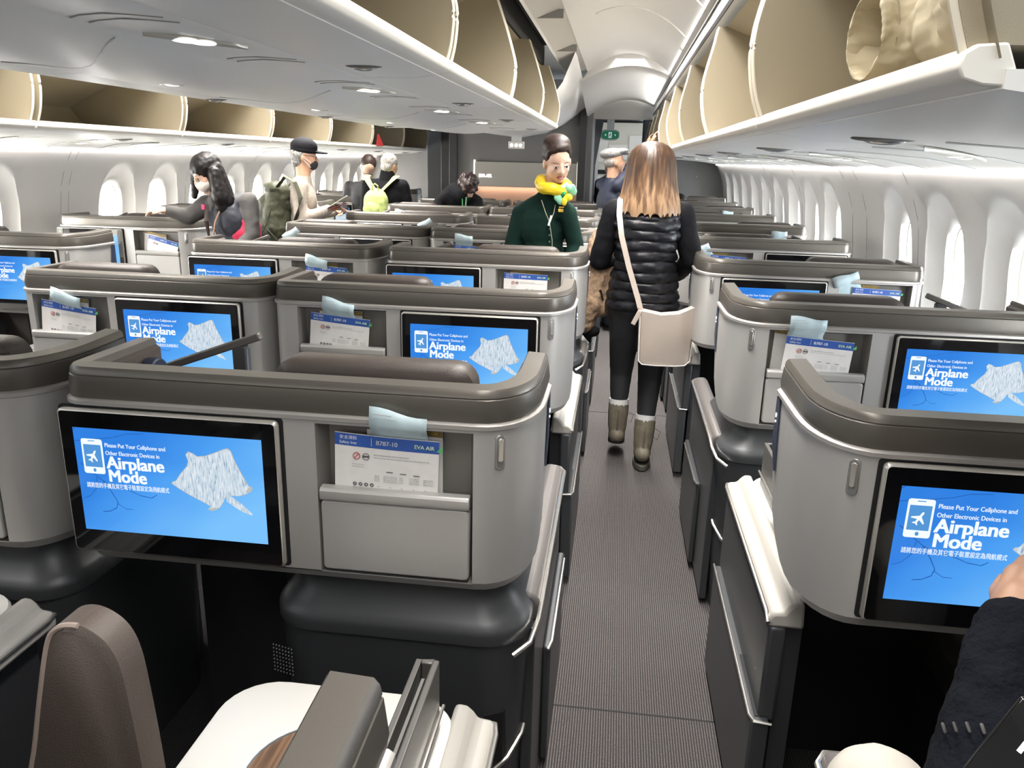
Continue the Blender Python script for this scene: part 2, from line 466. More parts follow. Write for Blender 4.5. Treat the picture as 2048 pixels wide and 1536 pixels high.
# right side: grille between the cove and the outboard bins
mb = MB()
mb.loft([[(x, y, z) for x, z in ((0.352, 2.118), (0.405, 2.30), (0.44, 2.30), (0.44, 2.10))] for y in (-2.4, 10.0)])
mb.build('ceiling_grille_panel_right', CEILP, kind='structure', bevel=0.004)
mb = MB()
for i in range(46):
    ya = -0.3+i*0.22
    mb.obox((0.3905, ya+0.1, 2.252), (0.004, 0.185, 0.030), (0, R(16), 0))
mb.build('vent_grille', BLACK, kind='structure')
bpy.data.objects['vent_grille'].name = 'trim_21'
mb = MB(); mb.obox((0.349, 3.8, 2.112), (0.004, 12.4, 0.022), (0, 0, 0)); mb.build('trim_22', BLACK, kind='structure')
mb = MB(); mb.obox((-2.69, 3.8, 2.2), (0.05, 15, 0.2), (0, 0, 0)); mb.build('ceiling_grille_panel_left', CEILP, kind='structure')
mb = MB(); mb.obox((-1.86, 3.8, 2.3), (0.25, 12, 0.03), (0, 0, 0)); mb.build('ceiling_valence_left', CEILP, kind='structure')
# lit cove strip
COVE = mat('cove_strip_light', (1, 1, 1), 0.5, emit=(1.0, 0.97, 0.93), estr=2.2)
mb = MB(); mb.obox((0.412, 3.8, 2.312), (0.012, 12.3, 0.012), (0, 0, 0)); tag(mb.build('cove_light_strip', COVE), 'long thin glowing cove light along the right edge of the aisle vault', 'light strip')
for sx_, nm_ in ((1, 'right'), (-1, 'left')):
    mb = MB(); mb.box(CX+sx_*2.530-0.005, CX+sx_*2.530+0.005, -2.0, 12.0, 1.551, 1.556)
    tag(mb.build('wall_wash_strip', mat('wash_strip_light', (1, 1, 1), 0.5, emit=(1.0, 0.96, 0.93), estr=12.0)), 'long thin light strip washing the top of the %s side wall' % nm_, 'light strip')
# fairing that closes the centre block between the last bins and the forward closet
P0 = [(-0.37, 2.34), (-0.46, 2.12), (-0.62, 1.90), (-0.85, 1.80), (-1.165, 1.775), (-1.5, 1.80), (-1.72, 1.90), (-1.87, 2.12), (-1.96, 2.34)]
P1 = [(-0.42, 2.20), (-0.55, 2.10), (-0.72, 1.98), (-0.92, 1.88), (-1.24, 1.82), (-1.6, 1.86), (-1.85, 1.92), (-2.1, 1.98), (-2.25, 2.1)]
mb = MB(); mb.loft([[(a[0]+(b[0]-a[0])*t, 6.16+3.84*t, a[1]+(b[1]-a[1])*t) for a, b in zip(P0, P1)] for t in [i/6 for i in range(7)]], caps=(False, False), closed=False)
mb.build('ceiling_fairing_centre', CEILP, kind='structure', angle=60)
# service panels under the outboard bins
def psu(side):
    sg = 1 if side == 'right' else -1
    c = lambda x: CX + sg*x
    pr = [(c(1.845), 1.626), (c(1.86), 1.622), (c(2.06), 1.613), (c(2.25), 1.602), (c(2.42), 1.581), (c(2.54), 1.560), (c(2.555), 1.558), (c(2.56), 1.575), (c(1.845), 1.645)]
    mb = MB(); n = 26
    mb.loft([[(x, -2.3+14.5*i/n, z) for x, z in pr] for i in range(n+1)])
    return mb.build('ceiling_service_panel_'+side, PSUM, kind='structure', angle=40)
psu('right'); psu('left')
# ================================================================ overhead bins
BW = 1.27
def smooth_curve(p, n=4):
    out = []
    for i in range(len(p)-1):
        a, b, c, d = p[max(i-1, 0)], p[i], p[i+1], p[min(i+2, len(p)-1)]
        for k in range(n):
            t = k/n
            out.append(tuple(0.5*(2*b[j]+(c[j]-a[j])*t+(2*a[j]-5*b[j]+4*c[j]-d[j])*t*t+(3*b[j]-a[j]-3*c[j]+d[j])*t**3) for j in (0, 1)))
    return out+[p[-1]]
def make_bin(kind, sg):
    # local: x into the bin (multiplied by sg), y along the cabin, z up from the lip
    fn = lambda x, y, z: (sg*x, y, z)
    if kind == 'outboard':
        fr = [(0.0, 0.02), (-0.025, 0.09), (-0.038, 0.17), (-0.036, 0.23), (-0.026, 0.285), (-0.008, 0.36), (0.005, 0.43)]
        inner = [(0.01, 0.035), (0.50, 0.03), (0.62, 0.06), (0.70, 0.155), (0.44, 0.28), (0.03, 0.43)]
    else:
        fr = [(0.0, 0.02), (-0.013, 0.075), (-0.019, 0.15), (-0.006, 0.21), (0.022, 0.30), (0.044, 0.36), (0.07, 0.43)]
        inner = [(0.01, 0.035), (0.46, 0.03), (0.56, 0.06), (0.62, 0.16), (0.45, 0.30), (0.12, 0.43)]
    fr = smooth_curve(fr)
    root = empty('overhead_bin')
    mb = MB(fn)
    # back, floor, ceiling of the bin as a curved trough
    ins = [inner[0]] + [(0.30, 0.032)] + inner[1:]
    mb.add([(x, y, z) for y in (0.028, BW-0.028) for x, z in ins], [(i, i+1, i+1+len(ins), i+len(ins)) for i in range(len(ins)-1)])
    # end walls with the bowed front edge
    for y, y2 in ((0.02, 0.030), (BW-0.030, BW-0.02)):
        poly = fr + [(inner[-1][0]+0.01, 0.435)] + inner[::-1][1:]
        mb.loft([[(x, y, z) for x, z in poly], [(x, y2, z) for x, z in poly]])
    # recessed strips that fill the joint to the neighbouring bin
    for y, y2 in ((0.0, 0.02), (BW-0.02, BW)):
        mb.add([(x+0.022, yy, z) for yy in (y, y2) for x, z in fr], [(i, i+1, i+1+len(fr), i+len(fr)) for i in range(len(fr)-1)])
    mb.build('bin_lining', BINI, root, angle=30, merge=False)
    for y in (0.025, BW-0.025):
        mb = MB(fn); mb.tube([(x-0.003, y, z) for x, z in fr], 0.0055, 6); mb.build('edge_trim', CREAM, root)
    mb = MB(fn)
    lip = [(0.03, 0.036), (0.0, 0.034), (-0.012, 0.026), (-0.016, 0.012), (-0.010, 0.0), (0.01, -0.006), (0.05, -0.008)]
    mb.loft([[(x, y, z) for x, z in lip] for y in (0.006, 0.012, BW-0.012, BW-0.006)])
    mb.build('bin_lip', LIPM, root, angle=50, bevel=0.003)
    mb = MB(fn)
    if kind == 'outboard': under = [(0.03, -0.009), (0.12, -0.022), (0.33, -0.032), (0.33, 0.01), (0.03, 0.01)]
    else: under = [(0.03, -0.009), (0.10, -0.018), (0.245, -0.016), (0.245, 0.01), (0.03, 0.01)]
    mb.loft([[(x, y, z) for x, z in under] for y in (0.003, BW-0.003)])
    mb.build('bin_underside', PSUM, root, angle=30)
    # latch recess on the underside
    la = MB(fn); zz = -0.030 if kind == 'outboard' else -0.019
    xa, xb = (0.15, 0.30) if kind == 'outboard' else (0.10, 0.2)
    la.ell(((xa+xb)/2, 1.0, zz+0.004), ((xb-xa)/2, 0.028, 0.008)); la.build('latch_recess', mat('latch_shadow', (0.16, 0.155, 0.145), 0.6), root)
    la = MB(fn); la.ell(((xa+xb)/2, 1.0, zz), ((xb-xa)/2*0.62, 0.016, 0.010)); la.build('latch', ALU, root)
    return root
protoR = make_bin('outboard', 1); protoL = make_bin('outboard', -1); protoC = make_bin('centre', -1); protoCL = make_bin('centre', 1)
index_kids()
OR = ['first', 'second', 'third', 'fourth', 'fifth', 'sixth', 'seventh', 'eighth', 'ninth', 'tenth']
def place_bins(proto, x, z, y0, n, side, grp, labels=None, orders=None):
    for i in range(n):
        o = proto if i == 0 else copy_tree(proto)
        o.location = (x, y0+i*BW, z)
        tag(o, labels[i] if labels and i < len(labels) and labels[i] else 'open beige overhead bin %s, %s one along' % (side, OR[i]), 'overhead bin', grp)
place_bins(protoR, 0.352, 1.650, 0.905, 8, 'over the right window seats', 'outboard bins on the right',
           ['nearest open beige bin top right, with a tan jacket lying in it'])
place_bins(protoL, -2.702, 1.650, 3.48-BW*1, 7, 'over the left window seats', 'outboard bins on the left')
place_bins(protoC, -0.490, 1.790, -0.27, 5, 'facing the right aisle above the centre seats', 'centre bins on the right side')
place_bins(protoCL, -1.840, 1.790, -0.27, 5, 'facing the left aisle above the centre seats', 'centre bins on the left side')
# belly panel under the centre bins
mb = MB(); pr = [(-0.735, 1.776), (-0.75, 1.770), (-0.84, 1.774), (-0.93, 1.773), (-0.95, 1.766), (-1.00, 1.757), (-1.06, 1.749), (-1.12, 1.744), (-1.19, 1.742), (-1.26, 1.744), (-1.33, 1.749), (-1.40, 1.756), (-1.48, 1.764), (-1.58, 1.771), (-1.595, 1.776), (-1.595, 1.80), (-0.735, 1.80)]
mb.loft([[(x, -2.3+8.46*i/20, z) for x, z in pr] for i in range(21)]); mb.build('ceiling_service_panel_centre', PSUM, kind='structure', angle=30)
mb = MB()
for yy in (0.2, 0.75, 1.3, 1.85, 2.4, 2.95, 3.5, 4.05, 4.6, 5.15, 5.7):
    for dy in (0, 0.05): mb.tube([(-0.752, yy+dy, 1.7695), (-0.80, yy-0.012+dy, 1.772), (-0.85, yy-0.014+dy, 1.7735), (-0.90, yy+0.0+dy, 1.773), (-0.93, yy+0.02+dy, 1.772)], 0.0013, 4)
for yy in (0.73, 1.88, 3.02, 4.2, 5.35):
    mb.tube([(-0.955, yy-0.40, 1.764), (-1.00, yy-0.36, 1.757), (-1.06, yy-0.29, 1.749), (-1.12, yy-0.22, 1.744), (-1.19, yy-0.14, 1.742), (-1.26, yy-0.07, 1.744), (-1.33, yy-0.01, 1.749), (-1.40, yy+0.03, 1.756), (-1.48, yy+0.06, 1.764), (-1.58, yy+0.07, 1.770)], 0.0016, 4)
for sg, xs in ((1, [(1.86, 1.619), (2.06, 1.610), (2.25, 1.599), (2.42, 1.578), (2.53, 1.560)]), (-1, [(1.86, 1.619), (2.06, 1.610), (2.25, 1.599), (2.42, 1.578), (2.53, 1.560)])):
    for k in range(22):
        yy = -0.2+0.52*k
        mb.tube([(CX+sg*x, yy+0.35*((x-1.86)/0.67)**1.5, z-0.0015) for x, z in xs], 0.0022, 4)
mb.build('trim_23', mat('panel_seam', (0.42, 0.42, 0.41), 0.6), kind='structure')
# reading light pods
LENS = mat('reading_lamp_lens', (1, 1, 1), 0.2, emit=(1, 0.98, 0.92), estr=1.2)
PODM = mat('reading_pod', (0.50, 0.48, 0.43), 0.35, 0.3)
def pod(x0, y0, z0, x1, y1, z1, wd, lensn=2):
    r = empty('reading_light', ((x0+x1)/2, (y0+y1)/2, (z0+z1)/2))
    a = Vector((x0, y0, z0))-r.location; b = -a
    d = (b-a); n = Vector((-d.y, d.x, 0)).normalized()
    mb = MB(); rings = []
    for i in range(11):
        t = i/10; wv = wd*math.sin(PI*t)**0.6+0.001
        c = a+d*t
        rings.append([tuple(c+n*wv*math.cos(q)+Vector((0, 0, 0.007*math.sin(q)))) for q in [2*PI*k/10 for k in range(10)]])
    mb.loft(rings); mb.build('housing', PODM, r)
    for k in range(lensn):
        t = 0.45+0.16*k
        mb = MB(); mb.ell(tuple(a+d*t+Vector((0, 0, -0.004))), (0.022, 0.030, 0.005), (0, 0, math.atan2(d.y, d.x)-PI/2)); mb.build('lens', LENS, r)
    return r
for i, yy in enumerate((0.9, 2.19, 3.46, 4.73, 6.0, 7.27, 8.54)):
    tag(pod(0.76, yy, 1.612, 1.17, yy+0.62, 1.592, 0.035), 'oval reading light pod in the right service panel, %s along' % OR[i], 'reading light', 'reading lights right')
for i, yy in enumerate((3.2, 3.85, 4.5, 5.15, 5.8, 6.45, 7.1, 7.75)):
    tag(pod(-3.09, yy, 1.612, -3.50, yy+0.30, 1.592, 0.030), 'slanting reading light pod in the left service panel, %s along' % OR[i], 'reading light', 'reading lights left')
for i, yy in enumerate((1.15, 2.3, 3.45, 4.6, 5.7)):
    tag(pod(-1.25, yy-0.06, 1.748, -1.42, yy+0.10, 1.762, 0.018, 1), 'recessed reading light under the centre bins, %s along on the left side' % OR[i], 'reading light', 'reading lights centre left')
for i, yy in enumerate((1.5, 2.6, 3.7, 4.8)):
    tag(pod(-0.77, yy+0.14, 1.770, -0.90, yy-0.02, 1.773, 0.020), 'recessed reading light under the centre bins, %s along near the right seam' % OR[i], 'reading light', 'reading lights centre right')
# red tag hanging from a left bin
mb = MB(); mb.loft([[(-2.69, 8.87, 1.80), (-2.69, 8.83, 1.80), (-2.695, 8.83, 1.80), (-2.695, 8.87, 1.80)], [(-2.67, 8.99, 1.675), (-2.67, 8.73, 1.675), (-2.68, 8.73, 1.675), (-2.68, 8.99, 1.675)]])
tag(mb.build('safety_streamer', mat('red_fabric', (0.55, 0.02, 0.02), 0.7)), 'small red triangular tag hanging from a left overhead bin', 'tag')
# ================================================================ business suites
def screen_material():
    m = bpy.data.materials.new('screen_picture'); m.use_nodes = True
    nt = m.node_tree; N = nt.nodes; L = nt.links; b = N['Principled BSDF']
    b.inputs['Base Color'].default_value = (0, 0, 0, 1); b.inputs['Roughness'].default_value = 0.12; b.inputs['Specular IOR Level'].default_value = 0.3
    tc = N.new('ShaderNodeTexCoord'); sp = N.new('ShaderNodeSeparateXYZ'); L.new(tc.outputs['Generated'], sp.inputs[0])
    nz = N.new('ShaderNodeTexNoise'); nz.inputs['Scale'].default_value = 2.2; nz.inputs['Detail'].default_value = 1.5; L.new(tc.outputs['Generated'], nz.inputs['Vector'])
    a = N.new('ShaderNodeMath'); a.operation = 'MULTIPLY_ADD'; a.inputs[1].default_value = -0.65; L.new(sp.outputs['Z'], a.inputs[0]); L.new(sp.outputs['X'], a.inputs[2])
    c = N.new('ShaderNodeMath'); c.operation = 'MULTIPLY_ADD'; c.inputs[1].default_value = 0.45; L.new(nz.outputs[0], c.inputs[0]); L.new(a.outputs[0], c.inputs[2])
    rp = N.new('ShaderNodeValToRGB'); e = rp.color_ramp.elements
    e[0].position = -0.0; e[0].color = (0.030, 0.22, 0.76, 1); e[1].position = 1.0; e[1].color = (0.20, 0.54, 0.97, 1)
    x = e.new(0.35); x.color = (0.075, 0.35, 0.89, 1)
    L.new(c.outputs[0], rp.inputs[0]); L.new(rp.outputs[0], b.inputs['Emission Color']); b.inputs['Emission Strength'].default_value = 0.95
    return m
SCR = screen_material()
EWHITE = mat('screen_white', (0, 0, 0), 0.4, emit=(0.90, 0.96, 1.0), estr=0.95)
EBLUE = mat('screen_icon_blue', (0, 0, 0), 0.4, emit=(0.10, 0.36, 0.80), estr=0.8)
EBRANCH = mat('screen_branch', (0, 0, 0), 0.4, emit=(0.02, 0.13, 0.48), estr=0.9)
def squirrel_material():
    m = bpy.data.materials.new('screen_squirrel_fur'); m.use_nodes = True
    nt = m.node_tree; N = nt.nodes; L = nt.links; b = N['Principled BSDF']
    b.inputs['Base Color'].default_value = (0, 0, 0, 1)
    tc = N.new('ShaderNodeTexCoord'); mp = N.new('ShaderNodeMapping'); mp.inputs['Rotation'].default_value = (0, R(32), 0); mp.inputs['Scale'].default_value = (330, 1, 50)
    L.new(tc.outputs['Object'], mp.inputs[0])
    nz = N.new('ShaderNodeTexNoise'); nz.inputs['Scale'].default_value = 1; nz.inputs['Detail'].default_value = 4; nz.inputs['Distortion'].default_value = 0.6; L.new(mp.outputs[0], nz.inputs['Vector'])
    rp = N.new('ShaderNodeValToRGB'); e = rp.color_ramp.elements
    e[0].position = 0.30; e[0].color = (0.22, 0.31, 0.42, 1); e[1].position = 0.62; e[1].color = (0.80, 0.86, 0.92, 1)
    x = e.new(0.42); x.color = (0.52, 0.65, 0.77, 1)
    L.new(nz.outputs[0], rp.inputs[0]); L.new(rp.outputs[0], b.inputs['Emission Color']); b.inputs['Emission Strength'].default_value = 0.9
    return m
FUR = squirrel_material()
ETAN = mat('screen_tan', (0, 0, 0), 0.4, emit=(0.62, 0.60, 0.52), estr=0.8)

DW, DH = 0.398, 0.224
def display_graphics(parent, x0, ztop, y, right_handed=True):
    """flat picture shown on one screen; x grows to the right as seen from the seat"""
    U = lambda u, v: (x0+u*DW, ztop-v*DH)
    def flat(name, polys, m, dy):
        mb = MB()
        for poly in polys:
            pts = [U(*p) for p in poly]
            mb.loft([[(x, y-dy, z) for x, z in pts], [(x, y-dy+0.0001, z) for x, z in pts]])
        return mb.build(name, m, parent, smooth=False, merge=False)
    br = []
    def branch(pts, w):
        for (a, b), (c, d) in zip(pts, pts[1:]):
            dx, dv = c-a, (d-b)*DH/DW; l = math.hypot(dx, dv) or 1; nx, nv = -dv/l*w, dx/l*w*DW/DH
            br.append([(a+nx, b+nv), (c+nx*0.7, d+nv*0.7), (c-nx*0.7, d-nv*0.7), (a-nx, b-nv)])
    branch([(0.0, .13), (.12, .10), (.22, .07), (.29, .03), (.38, .02)], .0022)
    branch([(.0, .02), (.015, 0.0)], .003)
    branch([(.02, .34), (.06, .40), (.13, .50), (.17, .60), (.20, .70), (.19, .76), (.15, .80), (.11, .81)], .0028)
    branch([(.13, .50), (.20, .56), (.26, .57), (.33, .62), (.39, .635), (.42, .60)], .0024)
    branch([(.10, .47), (.09, .58), (.05, .66), (.01, .69)], .002)
    branch([(.20, .72), (.24, .765), (.28, .765)], .0018)
    flat('branch_picture', br, EBRANCH, 0.0002)
    def rr(u0, u1, v0, v1, r, n=4):
        out = []
        for cu, cv, a0 in ((u1-r, v1-r*1.78, 0), (u0+r, v1-r*1.78, PI/2), (u0+r, v0+r*1.78, PI), (u1-r, v0+r*1.78, 1.5*PI)):
            for i in range(n+1):
                a = a0+PI/2*i/n; out.append((cu+r*math.cos(a), cv+r*1.78*math.sin(a)))
        return out
    flat('phone_icon', [rr(.037, .152, .10, .435, .012)], EWHITE, 0.0003)
    flat('phone_icon_screen', [rr(.047, .142, .155, .37, .002), rr(.087, .103, .383, .418, .008), rr(.075, .112, .115, .123, .002)], EBLUE, 0.0005)
    # little aeroplane
    ca, sa = math.cos(0.5), math.sin(0.5)
    pl = [(0, -.038), (.006, -.030), (.006, -.010), (.036, .012), (.036, .020), (.006, .010), (.005, .026), (.014, .034), (.014, .040), (0, .035),
          (-.014, .040), (-.014, .034), (-.005, .026), (-.006, .010), (-.036, .020), (-.036, .012), (-.006, -.010), (-.006, -.030)]
    flat('airplane_icon', [[(.0945+(p*ca-q*sa)*0.9, .262+(p*sa+q*ca)*1.78*0.9) for p, q in pl]], EWHITE, 0.0007)
    # gliding flying squirrel photograph
    body = [(.600, .19), (.615, .16), (.640, .175), (.66, .20), (.70, .19), (.75, .155), (.80, .115), (.822, .105), (.838, .13), (.85, .20), (.87, .28), (.895, .37), (.915, .44), (.935, .455), (.925, .49), (.90, .52), (.86, .545), (.82, .545), (.79, .56),
            (.775, .62), (.755, .67), (.715, .70), (.695, .695), (.71, .665), (.66, .62), (.60, .57), (.55, .52), (.512, .475), (.515, .455), (.535, .445), (.56, .38), (.60, .30), (.61, .25)]
    flat('squirrel_outline_picture', [[((u-.73)*1.02+.73, (v-.42)*1.025+.42) for u, v in body]], ETAN, 0.0003)
    flat('squirrel_picture', [body], FUR, 0.0005)
    flat('squirrel_tail_picture', [[(.79, .555), (.815, .545), (.86, .60), (.90, .66), (.93, .715), (.925, .725), (.88, .70), (.835, .655), (.80, .61)]], FUR, 0.0006)
    flat('squirrel_paws_picture', [[(.90, .50), (.925, .445), (.938, .45), (.925, .49)], [(.69, .70), (.73, .675), (.745, .69), (.715, .712)]], ETAN, 0.0008)
    def T(name, s_, u, v, size, bold, width):
        x, z = U(u, v); text_mesh(name, s_, size, EWHITE, parent, (x, y-0.0009, z), bold=bold, width=width*DW, depth=0.0001)
    T('display_text', 'Please Put Your Cellphone and', .165, .168, 0.0125, 0.00015, .325)
    T('display_text', 'Other Electronic Devices in', .165, .243, 0.0125, 0.00015, .29)
    T('display_text', 'Airplane', .166, .372, 0.0375, 0.0013, .308)
    T('display_text', 'Mode', .166, .500, 0.0375, 0.0013, .20)
    T('display_text', '請將您的手機及其它電子裝置設定為飛航模式', .04, .568, 0.0125, 0.0001, .45)

def corner_path(w, tipA, tipB, inset=0.0, rc=0.05):
    """plan of the shell: aisle wing tip, aisle corner, straight back, far corner, far wing tip (s, y)"""
    p = [(0.0+inset, tipA)]
    for y in (tipA*0.82, tipA*0.66): p.append((inset, y))
    n = 8
    for i in range(n+1):
        a = PI/2*i/n
        p.append((0.115-(0.115-inset)*math.cos(a)**0.9 if True else 0, inset+0.19*(1-math.sin(a)**0.9)) if i < n else (0.115, inset))
    p.append((w-rc-inset, inset))
    for i in range(1, 6):
        a = PI/2*i/6
        p.append((w-rc-inset+rc*math.sin(a), inset+rc*(1-math.cos(a))))
    p.append((w-inset, inset+rc)); p.append((w-inset, (tipB+rc)/2)); p.append((w-inset, tipB))
    return p

def make_suite(kind, sg, w, handle=True):
    """kind 'F': pocket next to the aisle, screen beyond; 'N': screen next to the aisle.
       sg=+1: aisle on the +x side of the suite; -1: aisle on the -x side."""
    fn = lambda s, y, z: (-sg*s, y, z)
    root = empty('business_suite')
    lit0, fr0 = (0.120, 0.500) if kind == 'F' else (min(0.630, w-0.335), 0.108)
    lit1, fr1 = lit0+0.305, fr0+0.462
    TA, TB = (0.31 if sg > 0 else 0.38), 0.27
    Zb, Zs, Zt = 0.722, 1.066, 1.143
    outer = corner_path(w, TA, TB)
    npth = len(outer); iA = 11; iB = 12    # straight back runs from index iA to iB
    def normals(p):
        out = []
        for i in range(len(p)):
            a = p[max(i-1, 0)]; b = p[min(i+1, len(p)-1)]
            dx, dy = b[0]-a[0], b[1]-a[1]; l = math.hypot(dx, dy); out.append((dy/l, -dx/l))
        return out
    nr = normals(outer)
    # decide sign so that normals point outward (towards -y on the back)
    if nr[iA][1] > 0: nr = [(-a, -b) for a, b in nr]
    def off(i, d): return (outer[i][0]+nr[i][0]*d, outer[i][1]+nr[i][1]*d)
    def zbot(i):
        y = outer[i][1]
        if i < iA and y > 0.10:
            t = min(1, (y-0.10)/(TA-0.10)); return Zb+0.20*(1-math.sqrt(max(0, 1-t*t)))**1.0
        if i > iB and y > 0.08:
            t = min(1, (y-0.08)/(TB-0.08)); return Zb+0.14*(1-math.sqrt(max(0, 1-t*t)))
        return Zb
    TH = 0.05
    mb = MB(fn)
    def ring(i):
        zb = zbot(i)
        o, q, b2 = off(i, 0), off(i, -TH), off(i, -0.012)
        return [(o[0], o[1], Zs), (o[0], o[1], zb+0.02), (b2[0], b2[1], zb), (q[0], q[1], zb), (q[0], q[1], Zs)]
    mb.loft([ring(i) for i in range(0, iA+1)]); mb.loft([ring(i) for i in range(iB, npth)])
    # straight back with the recessed magazine pocket
    sL, sR = outer[iA][0], outer[iB][0]
    ps0, ps1, pz0, pz1 = lit0-0.004, lit1+0.004, 0.740, 1.060
    xs = [sL, ps0, ps1, sR]; zs = [Zb+0.02, pz0, pz1, Zs]
    for a in range(3):
        for b in range(3):
            if a == 1 and b == 1: continue
            mb.add([(xs[a], 0, zs[b]), (xs[a+1], 0, zs[b]), (xs[a+1], 0, zs[b+1]), (xs[a], 0, zs[b+1])], [(0, 1, 2, 3)])
    mb.add([(sL, 0, Zb+0.02), (sR, 0, Zb+0.02), (sR, 0.012, Zb), (sL, 0.012, Zb), (sL, TH, Zb), (sR, TH, Zb), (sR, TH, Zs), (sL, TH, Zs)], [(0, 1, 2, 3), (3, 2, 5, 4), (4, 5, 6, 7)])
    mb.mi = 1
    d = 0.046
    mb.add([(ps0, 0, pz0), (ps1, 0, pz0), (ps1, 0, pz1), (ps0, 0, pz1), (ps0+0.012, d, pz0+0.006), (ps1-0.012, d, pz0+0.006), (ps1-0.012, d, pz1-0.012), (ps0+0.012, d, pz1-0.012)],
           [(0, 1, 5, 4), (1, 2, 6, 5), (2, 3, 7, 6), (3, 0, 4, 7), (4, 5, 6, 7)])
    mb.mi = 0
    sh = mb.build('shell_panel', [SILVER, RECESS], root, angle=30)
    bv = sh.modifiers.new('bevel', 'BEVEL'); bv.width = 0.005; bv.segments = 2; bv.limit_method = 'ANGLE'; bv.angle_limit = R(50)
    # bright trim line under the collar
    mb = MB(fn)
    mb.loft([[(*off(i, dd), zz) for dd, zz in ((0.000, Zs-0.001), (0.006, Zs+0.002), (0.006, Zs+0.010), (0.0, Zs+0.014), (-0.03, Zs+0.014), (-0.03, Zs-0.001))] for i in range(npth)])
    mb.build('trim_line', ALU if False else mat('satin_trim', (0.46, 0.44, 0.42), 0.42, 0.6), root, angle=50)
    # taupe collar: rolls inward to a flat ledge
    mb = MB(fn)
    prof = [(-0.002, Zs+0.013), (0.001, Zs+0.03), (-0.003, Zs+0.058), (-0.0055, Zs+0.060), (-0.004, Zs+0.062), (-0.006, Zt-0.006), (-0.011, Zt), (-0.048, Zt+0.002), (-0.052, Zt-0.004), (-0.050, Zs+0.013)]
    def crow(i):
        y = outer[i][1]; t = max(0, (y-0.16)/(TA-0.16)) if i < iA else 0
        return [(*off(i, dd), zz+(0.006*t if zz > Zs+0.05 else 0)) for dd, zz in prof]
    mb.loft([crow(i) for i in range(npth)])
    mb.build('collar', TAUPE, root, angle=42)
    # inner leather lining of the wings
    for rng in (range(0, 6), range(npth-4, npth)):
        mb = MB(fn)
        mb.loft([[(*off(i, dd), zz) for dd, zz in ((-0.051, 0.80), (-0.051, Zt-0.012), (-0.062, Zt-0.02), (-0.062, 0.80))] for i in rng])
        mb.build('wing_lining', LEATHER2, root)
    # monitor
    def rect(s0, s1, z0, z1, y, r): return [(s, y, z) for s, z in [(p[0], p[1]) for p in rrect(s0, s1, z0, z1, r, 0, 4)]]
    mz0, mz1 = 0.749, 1.062
    mb = MB(fn); mb.loft([rect(fr0-0.007, fr1+0.007, mz0-0.003, mz1+0.004, y, 0.008) for y in (-0.0008, 0.004)]); mb.build('monitor_gap', BLACK, root)
    mb = MB(fn); mb.loft([rect(fr0, fr1, mz0, mz1, -0.004, 0.010), rect(fr0, fr1, mz0, mz1, -0.014, 0.010), rect(fr0+0.003, fr1-0.003, mz0+0.003, mz1-0.003, -0.017, 0.008)])
    mon = mb.build('monitor', mat('monitor_frame_metal', (0.66, 0.63, 0.58), 0.3, 0.75), root, angle=50)
    mb = MB(fn); mb.loft([rect(fr0+0.0045, fr1-0.0045, mz0+0.0045, mz1-0.0045, y, 0.007) for y in (-0.0165, -0.0178)]); mb.build('bezel', BLACKG, mon)
    # display: left edge in world terms
    xl = (-sg*(fr1-0.032)) if sg > 0 else (fr0+0.032)
    ztop = 1.024
    mb = MB(); mb.box(xl, xl+DW, -0.0184, -0.0176, ztop-DH, ztop); mb.build('display', SCR, mon, smooth=False)
    display_graphics(mon, xl, ztop, -0.0184)
    mb = MB(fn); mb.box(fr0+0.022, fr0+0.09, -0.003, 0.0, mz1+0.0045, mz1+0.009); mb.build('monitor_hinge', CHAR, root)
    # storage door below the pocket, with its rolled lip
    mb = MB(fn); mb.loft([rect(lit0+0.002, lit1-0.002, 0.748, 0.900, y, 0.010) for y in (0.020, -0.003)]); dr = mb.build('storage_door', SILVER, root, bevel=0.003, angle=50)
    mb = MB(fn); mb.loft([[(s, y, z) for y, z in ((-0.006, 0.9015), (-0.009, 0.907), (-0.009, 0.922), (-0.004, 0.928), (0.012, 0.930), (0.012, 0.9015))] for s in (lit0+0.002, lit1-0.002)])
    mb.build('door_lip', SILVER, dr, bevel=0.002)
    # latch on the aisle corner
    if handle:
        hs, hy = 0.055, 0.021
        i0 = 9
        px, py = outer[i0]; nx, ny = nr[i0]
        tx, ty = -ny, nx
        def P(a, b, c): return (px+tx*a+nx*b, py+ty*a+ny*b, c)
        def pill(wd, h, b0, b1, zc0):
            zc = zc0+0.022
            r = []
            for b in (b0, b1):
                ring_ = []
                for k in range(16):
                    an = 2*PI*k/16; ring_.append(P(wd*math.cos(an), b, zc+(h-wd)*(1 if math.sin(an) > 0 else -1)+wd*math.sin(an)))
                r.append(ring_)
            return r
        mb = MB(fn); mb.loft(pill(0.0105, 0.036, -0.006, 0.0035, 1.000)); la = mb.build('latch', mat('latch_surround', (0.42, 0.41, 0.40), 0.3, 0.8), root, bevel=0.0015)
        mb = MB(fn); mb.loft(pill(0.0072, 0.032, 0.002, 0.0042, 1.000)); mb.build('latch_slot', mat('latch_slot_grey', (0.22, 0.22, 0.22), 0.4, 0.4), la)
        mb = MB(fn); mb.loft(pill(0.0055, 0.024, 0.003, 0.0065, 1.005)); mb.build('latch_slider', ALU, la, bevel=0.001)
    # seat number plate on the edge of the aisle wing
    mb = MB(fn); mb.loft([[(-0.0015-dd, y, z) for y, z in ((TA-0.03, 1.060), (TA-0.002, 1.062), (TA-0.002, 0.96), (TA-0.05, 0.90), (TA-0.06, 0.905), (TA-0.045, 0.97))] for dd in (0, 0.003)])
    mb.build('seat_number_plate', NAVY, root)
    # console under the shell beside the footwell
    bs0, bs1 = (0.0, 0.56) if kind == 'F' else (0.60, w)
    mb = MB(fn)
